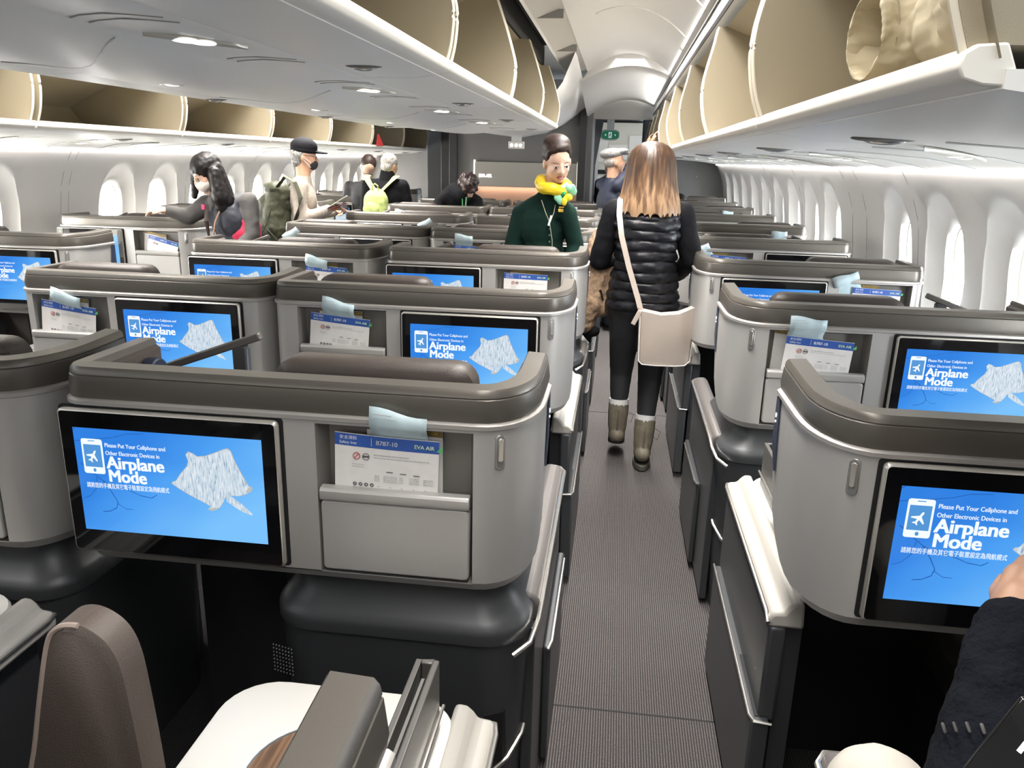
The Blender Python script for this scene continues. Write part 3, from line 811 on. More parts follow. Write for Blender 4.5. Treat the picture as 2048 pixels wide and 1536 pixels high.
    def rr2(ins, z, r=0.10): return rrect(bs0+ins, bs1-ins, -0.005+ins, 0.62-ins, max(r-ins*0.5, 0.02), z, 6)
    mb.loft([rr2(0.045, 0.725), rr2(0.047, 0.700), rr2(0.036, 0.672), rr2(0.014, 0.645), rr2(0.003, 0.634), rr2(0.0, 0.622), rr2(0.001, 0.600), rr2(0.006, 0.597), rr2(0.03, 0.0)])
    base = mb.build('footwell_console', CHAR, root, angle=40)
    if kind == 'F':
        mb = MB(fn)
        tr = []
        for p in rr2(0.012, 0.0)[:]: pass
        pts = []
        for (s, y, z0) in rr2(0.010, 0.0):
            if s < 0.12 and y < 0.45: pts.append((s, y))
        pts = sorted(pts, key=lambda q: -q[1] if q[0] < 0.02 else 10-(-q[0]))
        path = [(-0.002, 0.60), (-0.002, 0.30), (-0.002, 0.14), (0.006, 0.08), (0.030, 0.035), (0.062, 0.008), (0.10, -0.004)]
        zz = [0.372, 0.372, 0.360, 0.330, 0.300, 0.278, 0.262]
        mb.tube([(s+0.010, y+0.004, z) for (s, y), z in zip(path, zz)], 0.006, 8)
        mb.build('lower_trim', ALU, base)
        mb = MB(fn); mb.loft([[(s, y, z) for s, y in ((0.012, 0.14), (0.05, 0.02), (0.09, 0.0), (0.09, 0.1))] for z in (0.31, 0.43)])
        mb.build('toe_niche', BLACK, base)
        mb = MB(fn)
        for i in range(7):
            for j in range(8):
                mb.ell((0.505+0.0085*i*0.9, 0.0+0.002*i, 0.545-0.009*j), (0.002, 0.002, 0.002), None, 6, 4)
        mb.build('speaker_grille', mat('grille_dot', (0.14, 0.14, 0.15), 0.5), base)
        # folded table arm standing behind the far end of the shell
        mb = MB(fn); mb.obox((0.845, 0.405, 1.085), (0.265, 0.022, 0.020), (0, R(20), 0)); ta_ = mb.build('table_arm', mat('table_arm_grey', (0.13, 0.12, 0.11), 0.35, 0.4), root, bevel=0.004)
        mb = MB(fn); mb.box(0.755, 0.795, 0.395, 0.42, 0.66, 1.105); mb.build('arm_post', CHAR, ta_, bevel=0.006)
        mb = MB(fn); mb.loft([rrect(0.60, 0.93, 0.34, 0.88, 0.06, z, 5) for z in (0.64, 0.68)]); mb.build('console_top', WHITEP, root, bevel=0.006)
        mb = MB(fn); mb.box(0.62, 0.91, 0.36, 0.86, 0.0, 0.64); mb.build('console_body', CHARD, root)
        # aisle armrest with its trim edge
        arm = [(-0.012, 0.585), (-0.010, 0.635), (0.002, 0.652), (0.040, 0.655), (0.052, 0.640), (0.052, 0.585)]
        mb = MB(fn); mb.loft([[(s, y, z) for s, z in arm] for y in (0.13, 0.90)]); ar = mb.build('aisle_armrest', mat('armrest_taupe', (0.115, 0.105, 0.10), 0.5, 0.1), root, bevel=0.01)
        mb = MB(fn); mb.tube([(0.04, 0.902, 0.640), (0.0, 0.90, 0.640), (-0.014, 0.88, 0.636), (-0.015, 0.15, 0.630), (-0.013, 0.09, 0.618), (-0.002, 0.03, 0.600), (0.03, 0.0, 0.585)], 0.0055, 8); mb.build('armrest_trim', ALU, ar)
        mb = MB(fn); mb.box(-0.006, 0.02, 0.10, 0.88, 0.02, 0.588); mb.build('aisle_panel', CHAR, root, bevel=0.004)
        mb = MB(fn); mb.box(-0.026, -0.006, 0.35, 0.86, 0.03, 0.372); lp = mb.build('kick_panel', CHAR, root, bevel=0.006)
        mb = MB(fn); mb.tube([(-0.027, 0.84, 0.36), (-0.027, 0.38, 0.372), (-0.020, 0.34, 0.372)], 0.004, 6); mb.build('kick_panel_trim', ALU, lp)
    else:
        # aisle side cocktail console: rail, white top, wood inlay, slotted tray housing
        rail = [(-0.010, 0.600), (-0.010, 0.628), (0.000, 0.636), (0.020, 0.638), (0.028, 0.650), (0.040, 0.662), (0.062, 0.662), (0.066, 0.60)]
        mb = MB(fn); mb.loft([[(s, y, z) for s, z in rail] for y in (0.17, 0.90)]); ra = mb.build('aisle_rail', mat('rail_metal', (0.42, 0.40, 0.365), 0.5, 0.0), root, bevel=0.008)
        mb = MB(fn); mb.tube([(0.02, 0.905, 0.625), (-0.008, 0.895, 0.628), (-0.0125, 0.87, 0.628), (-0.0125, 0.19, 0.628), (-0.0125, 0.165, 0.615)], 0.005, 8); mb.build('rail_trim', ALU, ra)
        mb = MB(fn)
        def rt(ins, z): return rrect(0.05+ins, 0.455-ins, (0.40 if sg > 0 else 0.55)+ins, 0.91-ins, 0.09-ins*0.5, z, 7)
        mb.loft([rt(0.02, 0.600), rt(0.004, 0.604), rt(0.0, 0.612), rt(0.0, 0.652), rt(0.004, 0.660), rt(0.012, 0.663)])
        ct = mb.build('console_top', WHITEP, root, angle=40)
        mb = MB(fn); mb.loft([[(0.235+0.105*math.cos(2*PI*k/40), 0.70+0.105*math.sin(2*PI*k/40), z) for k in range(40)] for z in (0.662, 0.665)])
        mb.build('wood_inlay', mat('walnut', (0.16, 0.09, 0.05), 0.4, var=0.35, vscale=6, stretch=(40, 1, 1)), ct)
        mb = MB(fn); mb.tube([(0.235+0.107*math.cos(2*PI*k/40), 0.70+0.107*math.sin(2*PI*k/40), 0.665) for k in range(41)], 0.002, 6); mb.build('inlay_ring', ALU, ct)
        mb = MB(fn)
        mb.box(0.074, 0.084, 0.42, 0.83, 0.655, 0.792); mb.box(0.102, 0.112, 0.42, 0.83, 0.655, 0.792); mb.box(0.084, 0.102, 0.820, 0.83, 0.655, 0.792); mb.box(0.084, 0.102, 0.42, 0.43, 0.655, 0.792)
        mb.box(0.084, 0.102, 0.43, 0.820, 0.655, 0.755)
        th = mb.build('tray_housing', mat('housing_grey', (0.15, 0.145, 0.135), 0.35, 0.4), root, bevel=0.002)
        mb = MB(fn); mb.tube([(0.070, 0.84, 0.70), (0.070, 0.42, 0.70)], 0.003, 6); mb.build('housing_trim', ALU, th)
        mb = MB(fn); mb.box(0.091, 0.096, 0.44, 0.80, 0.757, 0.778); mb.build('tray_edge', mat('tray_edge_grey', (0.30, 0.29, 0.28), 0.3, 0.6), th)
        mb = MB(fn); mb.box(-0.008, 0.03, 0.17, 0.88, 0.36, 0.602); ap = mb.build('aisle_panel', CHAR, root, bevel=0.008)
        mb = MB(fn); mb.box(0.03, 0.07, 0.20, 0.88, 0.0, 0.60); mb.box(0.07, 0.42, 0.84, 0.88, 0.0, 0.60); mb.build('console_body', CHARD, root)
        mb = MB(fn); mb.box(-0.026, 0.015, 0.15, 0.86, 0.03, 0.372); lp = mb.build('kick_panel', CHAR, root, bevel=0.006)
        mb = MB(fn); mb.box(-0.015, 0.012, 0.17, 0.40, 0.300, 0.374); mb.build('kick_panel_tray', BLACK, lp)
        mb = MB(fn); mb.tube([(-0.027, 0.86, 0.374), (-0.027, 0.17, 0.374), (-0.020, 0.15, 0.374), (0.018, 0.145, 0.374)], 0.0035, 6); mb.build('kick_panel_trim', ALU, lp)
    # black boards added to make the footwell under the screen read dark
    fa, fb = (0.57, w-0.03) if kind == 'F' else (0.075, 0.595)
    mb = MB(fn); fy = 0.66 if kind == 'F' else (0.38 if sg > 0 else 0.53); mb.box(fa, fb, fy, fy+0.015, 0.0, 0.735); mb.box(fa, fb, 0.052, fy, 0.723, 0.735); mb.build('footwell_dark_board', BLACK, root)
    # seat: back, headrest, cushion
    hs0, hs1 = (0.135, 0.555) if kind == 'F' else (0.50, 0.90)
    hs1 = min(hs1, w-0.07)
    m_ = (hs0+hs1)/2
    def cush(s0, s1, y0, y1, z0, z1, r=0.03): return [[(p[0], y, p[1]) for p in rrect(s0, s1, z0, z1, r, 0, 5)] for y in (y0, y1)]
    mb = MB(fn)
    mb.loft([[(p[0], 0.10+dy+(0.03 if p[1] < 0.95 else 0), p[1]) for p in rrect(hs0-ins, hs1+ins, 0.92, 1.157-ins2, 0.045, 0, 5)] for dy, ins, ins2 in ((0, -0.02, 0.012), (0.012, 0, 0.0), (0.075, 0, 0.0), (0.09, -0.02, 0.012))])
    hr = mb.build('headrest', LEATHER, root, angle=60)
    mb = MB(fn); mb.tube([(hs0+0.028, 0.118, 0.95), (hs0+0.006, 0.118, 1.11), (hs0+0.04, 0.118, 1.154), (hs1-0.04, 0.118, 1.154), (hs1-0.006, 0.118, 1.11), (hs1-0.028, 0.118, 0.95)], 0.0015, 5); mb.build('headrest_seam', mat('seam_thread', (0.14, 0.11, 0.09), 0.7), hr)
    mb = MB(fn); mb.loft(cush(m_-0.24, m_+0.24, 0.16, 0.27, 0.46, 0.93, 0.05)); mb.build('seat_back', LEATHER, root, bevel=0.015)
    mb = MB(fn); mb.box(m_-0.25, m_+0.25, 0.22, 0.80, 0.34, 0.48); mb.build('seat_cushion', LEATHER, root, bevel=0.03, seg=3)
    mb = MB(fn); mb.box(m_-0.22, m_+0.22, 0.24, 0.72, 0.0, 0.34); mb.build('seat_pedestal', CHARD, root)
    # round reading lamp in the far wing
    mb = MB(fn); mb.loft([[(w-0.062-d_, TB-0.06+0.038*math.cos(2*PI*k/24), 1.075+0.038*math.sin(2*PI*k/24)) for k in range(24)] for d_ in (0.0, 0.03)])
    mb.build('reading_lamp', NAVY, root, bevel=0.004)
    return root
# ---------------------------------------------------------------- placing the suites
Y0 = lambda r: 0.222 + 1.153*r
pF = make_suite('F', 1, 0.965); pN = make_suite('N', 1, 0.945); pNw = make_suite('N', 1, 1.03)
pRN = make_suite('N', -1, 0.99); pRF = make_suite('F', -1, 0.99)
index_kids()
used = set()
def put(proto, x, y, skip=()):
    if proto.name not in used and not skip: used.add(proto.name); o = proto
    else: o = copy_tree(proto, None, skip)
    o.location = (x, y, 0); return o
SUITES = {}
def blk(colname, r): return {'B': 'centre right column', 'A': 'centre left column', 'R': 'right window column', 'L': 'left window column'}[colname]
ORD = ['', 'nearest', 'second', 'third', 'fourth', 'fifth', 'sixth', 'seventh', 'eighth', 'ninth']
def lab(c, r, kind):
    side = 'screen at aisle end' if kind == 'N' else 'pocket at aisle end'
    if c == 'A': side = 'screen at right end' if kind == 'N' else 'screen at left end'
    if r == 0: return {'B': 'suite at bottom centre with taupe wing, wood inlaid white table', 'A': 'suite corner at bottom left with a white table edge', 'R': 'suite at bottom right with seat number on its wing'}[c]
    return 'grey seat shell, %s, %s row ahead, %s' % (blk(c, r), ORD[r], side)
for r in range(0, 8):
    odd = r % 2
    o = put(pF if odd else (pNw if r else pN), -0.13 if r else -0.165, Y0(r)); SUITES['B', r] = (o, 'F' if odd else 'N'); tag(o, lab('B', r, 'F' if odd else 'N'), 'airline seat', 'business suites, centre block')
    o = put(pF if odd else pN, -1.145 if odd else (-1.165 if r else -1.12), Y0(r) if r else 0.40, skip=('latch', 'aisle_armrest', 'aisle_panel', 'kick_panel', 'lower_trim', 'toe_niche')); SUITES['A', r] = (o, 'F' if odd else 'N'); tag(o, lab('A', r, 'F' if odd else 'N'), 'airline seat', 'business suites, centre block')
for r in range(0, 10):
    odd = r % 2
    o = put(pRN if odd else pRF, 0.385, Y0(r)); SUITES['R', r] = (o, 'N' if odd else 'F'); tag(o, lab('R', r, 'N' if odd else 'F'), 'airline seat', 'business suites, right window')
for r in range(2, 10):
    odd = r % 2
    o = put(pN if odd else pF, -2.715, Y0(r)); SUITES['L', r] = (o, 'N' if odd else 'F'); tag(o, lab('L', r, 'N' if odd else 'F'), 'airline seat', 'business suites, left window')
# the unused narrow prototype becomes a real suite
for p in (pF, pN, pNw, pRN, pRF):
    if p.name not in used:
        stack = [p]
        while stack:
            q = stack.pop(); stack += [k for k in bpy.data.objects if k.parent == q]; bpy.data.objects.remove(q)
# seat number on the nearest right wing, and its glow on the nearest centre wing
GLW = mat('seat_number_glow', (1, 1, 1), 0.4, emit=(0.93, 0.92, 1.0), estr=1.6)

# ---------------------------------------------------------------- papers in the pockets
PAPER = mat('paper_white', (0.78, 0.76, 0.74), 0.6, var=0.03, vscale=30)
PBLUE = mat('print_blue', (0.03, 0.10, 0.40), 0.45)
PGOLD = mat('print_gold', (0.27, 0.18, 0.06), 0.45)
PWHITE = mat('print_white', (0.80, 0.84, 0.90), 0.5)
PINK = mat('print_dark', (0.10, 0.10, 0.11), 0.6)
PGREY = mat('print_grey', (0.45, 0.45, 0.46), 0.6)
PRED = mat('print_red', (0.50, 0.06, 0.05), 0.5)
PGRN = mat('print_green', (0.10, 0.42, 0.16), 0.5)
ENV = mat('pale_blue_envelope', (0.50, 0.63, 0.68), 0.35, var=0.10, vscale=14, bump=0.3, bscale=18)
SIGNY = mat('print_yellow', (0.65, 0.50, 0.08), 0.5)
CW, CH = 0.209, 0.285
def make_card():
    c = empty('safety_card')
    mb = MB(); n = 10
    for k in range(n):
        pass
    front = [[(CW*i/n, -0.0035*math.sin(PI*i/n), z) for i in range(n+1)] for z in (0.0, CH)]
    mb.loft([[(p[0], p[1], p[2]) for p in front[0]] + [(p[0], p[1]+0.0012, p[2]) for p in front[0][::-1]], [(p[0], p[1], p[2]) for p in front[1]] + [(p[0], p[1]+0.0012, p[2]) for p in front[1][::-1]]])
    mb.build('card_sheet', PAPER, c, angle=60)
    def strip(name, x0, x1, z0, z1, m, dy=0.0004):
        q = MB(); k = 8
        q.loft([[(x0+(x1-x0)*i/k, -0.0035*math.sin(PI*(x0+(x1-x0)*i/k)/CW)-dy, z) for i in range(k+1)] for z in (z0, z1)], caps=(False, False), closed=False)
        return q.build(name, m, c, angle=60)
    strip('blue_header', 0.0, CW, CH-0.026, CH-0.001, PBLUE)
    bt = lambda x: -0.0035*math.sin(PI*x/CW)-0.0010
    text_mesh('header_text', '安全須知', 0.0085, PWHITE, c, (0.010, bt(0.03), CH-0.0115), width=0.034, depth=0.00005)
    text_mesh('header_text', 'Safety Instructions', 0.0085, PWHITE, c, (0.010, bt(0.03), CH-0.0215), width=0.062, depth=0.00005)
    text_mesh('header_text', 'B787-10', 0.0125, PWHITE, c, (0.084, bt(0.10), CH-0.018), bold=0.0003, width=0.042, depth=0.00005)
    text_mesh('header_text', 'EVA AIR', 0.0110, PGRN, c, (0.160, bt(0.17)-0.0006, CH-0.018), bold=0.0006, width=0.040, depth=0.00005)
    text_mesh('header_text', 'EVA AIR', 0.0110, PWHITE, c, (0.1605, bt(0.17)-0.0009, CH-0.0178), bold=-0.0001, width=0.039, depth=0.00005)
    q = MB(); q.prism([(0.2035, CH-0.0215), (0.217, CH-0.0215), (0.217, CH-0.008)], 1, bt(0.2)-0.0004, bt(0.2)-0.0003); q.build('header_emblem', PGRN, c)
    q = MB(); q.ell((0.2125, bt(0.21)-0.0005, CH-0.0165), (0.0035, 0.0003, 0.0035), None, 12, 6); q.build('header_emblem', SIGNY, c)
    q = MB()
    q.box(0.0745, 0.0752, bt(0.07), bt(0.07)+0.0001, CH-0.022, CH-0.006); q.build('header_rule', PWHITE, c)
    # symbols
    q = MB()
    for cx in (0.045,):
        q.tube([(cx+0.0068*math.cos(2*PI*k/20), bt(0.05), CH-0.045+0.0068*math.sin(2*PI*k/20)) for k in range(21)], 0.0008, 5)
        q.tube([(cx-0.005, bt(0.05), CH-0.050), (cx+0.005, bt(0.05), CH-0.040)], 0.0008, 5)
    q.build('prohibition_symbol', PRED, c)
    q = MB(); cx = 0.064
    q.tube([(cx+0.0068*math.cos(2*PI*k/20), bt(0.06), CH-0.045+0.0068*math.sin(2*PI*k/20)) for k in range(21)], 0.0006, 5)
    q.box(cx-0.006, cx+0.006, bt(0.06)-0.0001, bt(0.06), CH-0.047, CH-0.043)
    for k in range(4): q.tube([(0.042+0.0115*k+0.003*math.cos(2*PI*j/12), bt(0.06), CH-0.104+0.003*math.sin(2*PI*j/12)) for j in range(13)], 0.0011, 4)
    for k in range(2): q.tube([(0.0765+0.003*math.cos(2*PI*j/12), bt(0.07), CH-0.1155-0.0115*k+0.003*math.sin(2*PI*j/12)) for j in range(13)], 0.0011, 4)
    for k in range(3): q.box(0.106+0.027*k, 0.119+0.027*k, bt(0.12)-0.0002, bt(0.12), CH-0.0735-0.001*k, CH-0.0718-0.001*k)
    q.build('body_symbols', PINK, c)
    q = MB()
    # rows of print too small to read
    def dashes(x0, x1, z, h=0.0012):
        x = x0
        while x < x1:
            l = random.uniform(0.003, 0.008); q.box(x, min(x+l, x1), bt(x)+0.0002, bt(x)+0.0003, z, z+h); x += l+0.0012
    dashes(0.080, 0.150, CH-0.0405, 0.0022); dashes(0.080, 0.192, CH-0.0455, 0.0014)
    for k in range(2): dashes(0.036, 0.060, CH-0.063-0.005*k)
    for x0, x1 in ((0.082, 0.092), (0.100, 0.128), (0.132, 0.140), (0.152, 0.172), (0.180, 0.200)):
        for k in range(4): dashes(x0, x1, CH-0.083-0.0036*k)
    for i in range(5):
        for j in range(3): dashes(0.089+0.0235*i, 0.092+0.0235*i, CH-0.106-0.0105*j, 0.002)
    q.build('body_print', PGREY, c)
    return c
def make_brochure():
    b = empty('shopping_brochure')
    mb = MB()
    mb.loft([[(0, 0, 0), (0.157, 0, 0), (0.157, 0.004, 0), (0, 0.004, 0)], [(0, 0, 0.302), (0.152, 0, 0.296), (0.152, 0.004, 0.296), (0, 0.004, 0.302)]])
    mb.build('brochure_pages', PAPER, b)
    mb = MB(); mb.add([(0, -0.0003, 0.287), (0.153, -0.0003, 0.281), (0.152, -0.0003, 0.295), (0, -0.0003, 0.301)], [(0, 1, 2, 3)]); mb.build('gold_band', PGOLD, b, smooth=False)
    text_mesh('band_text', '機上購物兩件88折', 0.0085, SIGNY, b, (0.018, -0.0005, 0.2905), rot=(PI/2, R(2.2), 0), width=0.055, depth=0.00005)
    text_mesh('band_text', 'Buy 2 Get 12% OFF', 0.0085, SIGNY, b, (0.082, -0.0005, 0.288), rot=(PI/2, R(2.2), 0), width=0.06, depth=0.00005)
    return b
def make_envelope():
    prof = [(0.0, -0.10), (0.0, 0.026), (-0.026, 0.049), (-0.033, 0.058), (-0.034, 0.095)]
    mb = MB(); W = 0.112; n = 6
    vs = []
    for y, z in prof:
        for i in range(n+1): vs.append((W*i/n, y-0.0025*math.sin(PI*i/n*1.4), z+0.003*math.sin(2*PI*i/n)*(z > 0.09)-0.012*i/n*(z > 0.09)))
    m_ = len(vs)
    fs = [(r_*(n+1)+i, r_*(n+1)+i+1, (r_+1)*(n+1)+i+1, (r_+1)*(n+1)+i) for r_ in range(len(prof)-1) for i in range(n)]
    mb.add(vs, fs)
    o = mb.build('paper_envelope', ENV, None, angle=60)
    so = o.modifiers.new('thickness', 'SOLIDIFY'); so.thickness = 0.0012
    q = MB(); q.box(0.006, 0.045, -0.0385, -0.038, 0.081, 0.0825); q.box(0.006, 0.056, -0.0385, -0.038, 0.074, 0.075); q.build('envelope_print', PGREY, o)
    return o
card0, bro0, env0 = make_card(), make_brochure(), make_envelope()
index_kids()
first = {'c': True, 'b': True, 'e': True}
def paper(k, proto, x, y, z, rot):
    if first[k]: first[k] = False; o = proto
    else: o = copy_tree(proto)
    o.location = (x, y, z); o.rotation_euler = rot; return o
#         column,row: card offset from pocket left edge, tilt, brochure?, envelope (offset, height, tilt)
SET = {('B', 1): (0.022, -2, 0.085, (0.105, 1.012, -4)), ('B', 2): (0.015, -5, 0.050, (0.080, 1.010, -8)), ('A', 2): (0.01, -7, 0.04, (0.085, 1.000, -14)),
       ('B', 3): (0.03, -1, 0.06, None), ('A', 3): (0.05, -3, 0.06, (0.06, 1.005, -10)), ('R', 2): (0.035, -4, 0.01, (0.055, 1.015, 1)),
       ('R', 3): (0.05, -2, 0.02, (-0.005, 0.995, 24)), ('L', 4): (0.03, -14, 0.02, None), ('L', 2): (0.03, -6, 0.02, None),
       ('A', 4): (0.05, -6, 0.05, (0.02, 0.985, 38)), ('B', 4): (0.05, -3, 0.06, (0.07, 1.02, -2)), ('R', 4): (0.05, -3, 0.01, (-0.02, 0.985, 28)),
       ('A', 5): (0.05, -3, 0.05, (0.10, 0.985, 36)), ('R', 5): (0.03, -3, 0.01, (0.11, 1.01, 6)), ('A', 6): (0.04, -3, 0.05, (0.05, 1.01, -3)), ('B', 6): (0.04, -3, 0.05, (0.09, 0.98, 30)), ('R', 7): (0.04, -3, 0.03, (0.03, 1.02, 2)), ('B', 7): (0.04, -3, 0.03, (0.03, 1.02, 2)), ('B', 5): (0.04, 1, 0.03, None)}
WHERE = {'A': 'centre left column', 'B': 'centre right column', 'R': 'right window column', 'L': 'left window column'}
for (c, r), (co, ct, bo, ev) in SET.items():
    o, kind = SUITES[c, r]
    sg = -1 if c == 'R' else 1
    w_ = 1.03 if (c == 'B' and kind == 'N') else 0.945 if kind == 'N' and c != 'R' else 0.965
    l0 = 0.120 if kind == 'F' else min(0.630, (0.99 if c == 'R' else w_)-0.335)
    xl = o.location.x + (l0 if sg < 0 else -(l0+0.305))
    yy = o.location.y
    where = 'in pocket of %s, %s row ahead' % (WHERE[c], ORD[r])
    q = paper('c', card0, xl+co, yy+0.012, 0.757, (0, R(-ct), 0)); tag(q, 'blue and white safety card '+where, 'safety card', 'safety cards')
    q = paper('b', bro0, xl+bo, yy+0.034, 0.756, (0, R(-ct*0.5), 0)); tag(q, 'gold banded shopping brochure '+where, 'brochure', 'shopping brochures')
    if ev:
        q = paper('e', env0, xl+ev[0], yy+0.019, ev[1], (0, R(-ev[2]), 0)); tag(q, 'pale blue paper envelope '+where, 'envelope', 'paper envelopes')

# seat number lettering on the two nearest wings
def seatno(c, r, s_, x, y, z, rot, size):
    o, k = SUITES[c, r]
    text_mesh('seat_number', s_, size, GLW, o, (x, y, z), rot=rot, bold=0.0004)

# side bolster of the nearest centre seat, seen edge-on at bottom left
o0 = SUITES['B', 0][0]
out = [(-0.700, 0.55), (-0.655, 0.70), (-0.612, 0.83), (-0.571, 0.942), (-0.549, 1.027), (-0.532, 1.090), (-0.520, 1.112), (-0.500, 1.119), (-0.480, 1.114), (-0.463, 1.100), (-0.453, 1.075), (-0.448, 1.03), (-0.443, 0.959), (-0.438, 0.85), (-0.43, 0.70), (-0.42, 0.55)]
out = smooth_curve(out, 4)
mb = MB(); mb.loft([[(x+0.165+dx*(1 if x < -0.5 else -1), y-0.222+0.012*math.sin((x+0.7)*9), z-dz) for x, z in out] for y, dx, dz in ((0.585, 0.008, 0.006), (0.590, 0.0, 0.0), (0.625, 0.0, 0.0), (0.635, 0.01, 0.01))])
mb.build('side_bolster', LEATHER2, o0, angle=50)
mb = MB(); mb.tube([(x+0.168, 0.366+0.012*math.sin((x+0.7)*9), z) for x, z in out[:30]], 0.0030, 6); mb.build('bolster_piping', mat('piping_light', (0.35, 0.28, 0.24), 0.4), o0)
# seat number displays
mb = MB(); mb.obox((-0.006, 0.262, 1.05), (0.006, 0.075, 0.15), (0, 0, 0)); mb.build('seat_number_screen', BLACKG, o0, bevel=0.003)
text_mesh('seat_number', '10G', 0.030, GLW, o0, (-0.0012, 0.285, 1.03), rot=(PI/2, 0, -PI/2), bold=0.0003, align='CENTER')
bpy.data.objects[o0.children[-1].name].rotation_euler = (PI/2, 0, PI/2)
r0 = SUITES['R', 0][0]
nn = Vector((-0.42, -0.66, 0.62)).normalized(); bb = Vector((0.79, -0.08, -0.60)); bb = (bb-nn*bb.dot(nn)).normalized(); uu = nn.cross(bb)
MR = Matrix((bb, uu, nn)).transposed(); cc = Vector((0.035, 0.425, 1.045))
mb = MB(); mb.loft([[tuple(cc+MR @ Vector((x, y, z))) for x, y in ((-0.05, -0.10), (0.05, -0.10), (0.05, 0.035), (-0.05, 0.035))] for z in (-0.006, 0.0)]); mb.build('seat_number_screen', BLACKG, r0, bevel=0.003)
text_mesh('seat_number', '10K', 0.030, GLW, r0, tuple(cc+MR @ Vector((-0.032, -0.01, 0.001))), rot=MR.to_euler(), bold=0.0006)
for c_, sg_, x_ in (('B', 1, 0.0035), ('R', -1, -0.0035)):
    for r_ in range(1, 4):
        oo = SUITES[c_, r_][0]; ta = 0.31 if c_ == 'B' else 0.38
        mb = MB(); mb.ell((x_*1.6, ta-0.018, 1.022), (0.0012, 0.004, 0.006), None, 8, 5); mb.ell((x_*1.6, ta-0.018, 1.008), (0.0012, 0.0035, 0.003), None, 8, 5); mb.build('seat_pictogram', GLW, oo)
# ================================================================ forward end of the cabin
# closet wall ahead of the centre block
mb = MB(); mb.box(-2.09, -0.46, 10.0, 10.9, 0, 2.5); mb.build('wall_front_centre', BULK, kind='structure', bevel=0.01)
mb = MB(); mb.box(-2.12, -2.02, 9.93, 10.0, 0, 2.5); mb.box(-0.52, -0.42, 9.90, 10.0, 0, 2.5); mb.build('trim_30', BULKD, kind='structure', bevel=0.01)
t = empty('sign_panel', (-1.163, 9.98, 0)); tag(t, 'lit forward wall panel with the airline name above a copper coloured recess', 'wall panel')
SATIN = mat('satin_sign_panel', (0.42, 0.40, 0.36), 0.4, 0.2)
mb = MB(); mb.box(-0.63, 0.64, -0.05, 0.0, 1.235, 1.53); mb.build('header_panel', SATIN, t, bevel=0.008)
mb = MB(); mb.box(-0.63, 0.64, -0.01, 0.0, 0.98, 1.235); mb.build('recess_panel', mat('copper_panel', (0.42, 0.27, 0.20), 0.5, 0.1), t)
mb = MB(); mb.box(-0.63, 0.64, -0.06, 0.0, 0.955, 0.98); mb.build('ledge', mat('copper_edge', (0.50, 0.33, 0.25), 0.35, 0.4), t, bevel=0.004)
WG = mat('white_edge_light', (1, 1, 1), 0.4, emit=(1.0, 0.97, 0.9), estr=1.3)
mb = MB(); mb.box(-0.645, -0.63, -0.055, 0.0, 1.20, 1.55); mb.build('edge_light', WG, t)
mb = MB(); mb.box(0.64, 0.655, -0.055, 0.0, 1.16, 1.55); mb.build('edge_light', WG, t)
text_mesh('sign_text', 'EVA AIR', 0.052, WG, t, (-0.575, -0.052, 1.345), bold=0.003, width=0.155, depth=0.002)
area_light('recess_lamp', (-1.16, 9.93, 1.228), (0, 0.25, -1), 1.2, 0.03, 1.6, (1.0, 0.75, 0.58))
# exit sign hanging in front of the closet wall
t = empty('exit_lamp', (-1.235, 9.6, 1.80)); tag(t, 'white frosted lamp box with three bulbs hanging under the centre ceiling', 'lamp')
mb = MB(); mb.loft([rrect(-0.095, 0.095, -0.02, 0.02, 0.015, z, 4) for z in (-0.115, -0.03)] ); mb.build('housing', mat('frosted_white', (0.75, 0.72, 0.68), 0.4), t, bevel=0.01)
for dx in (-0.055, 0.0, 0.05):
    mb = MB(); mb.ell((dx, -0.022, -0.075), (0.020, 0.006, 0.020)); mb.build('bulb', WG, t)
mb = MB(); mb.box(-0.06, 0.06, -0.015, 0.015, -0.03, 0.03); mb.build('mount', CEILP, t)
# left aisle: side post, rear wall with placards, grey lavatory wall
mb = MB(); mb.box(-2.86, -2.63, 11.85, 12.2, 0, 2.4); mb.box(-2.44, -2.30, 10.9, 11.0, 0, 2.5); mb.build('wall_post_left', BULKD, kind='structure', bevel=0.01)
mb = MB(); mb.box(-4.1, -2.86, 12.0, 12.1, 0, 2.4); mb.build('wall_front_left', mat('bulkhead_mid', (0.26, 0.25, 0.245), 0.6), kind='structure', bevel=0.005)
mb = MB(); mb.box(-2.9, -1.9, 13.0, 13.1, 0, 2.5); mb.build('wall_lavatory', mat('lavatory_wall', (0.30, 0.28, 0.28), 0.55), kind='structure')
t = MB(); t.box(-2.50, -2.34, 12.98, 13.0, 1.46, 1.66); tag(t.build('notice_plate', mat('notice_grey', (0.45, 0.43, 0.43), 0.5), bevel=0.004), 'small square notice plate on the far lavatory wall', 'sign')
t = MB(); t.box(-2.66, -2.50, 12.98, 13.0, 1.36, 1.42); tag(t.build('notice_strip', mat('notice_grey', (0.45, 0.43, 0.43), 0.5), bevel=0.004), 'narrow notice strip on the far lavatory wall', 'sign')
# right bulkhead ahead of the window seats
mb = MB(); mb.box(0.52, 1.75, 12.2, 12.3, 0, 2.4); mb.build('wall_front_right', mat('bulkhead_right', (0.20, 0.20, 0.20), 0.6), kind='structure', bevel=0.005)
mb = MB(); mb.ell((1.12, 12.19, 1.38), (0.012, 0.006, 0.012)); mb.build('coat_hook', ALU, None)
tag(bpy.data.objects['coat_hook'], 'tiny round coat hook on the right forward bulkhead', 'hook')
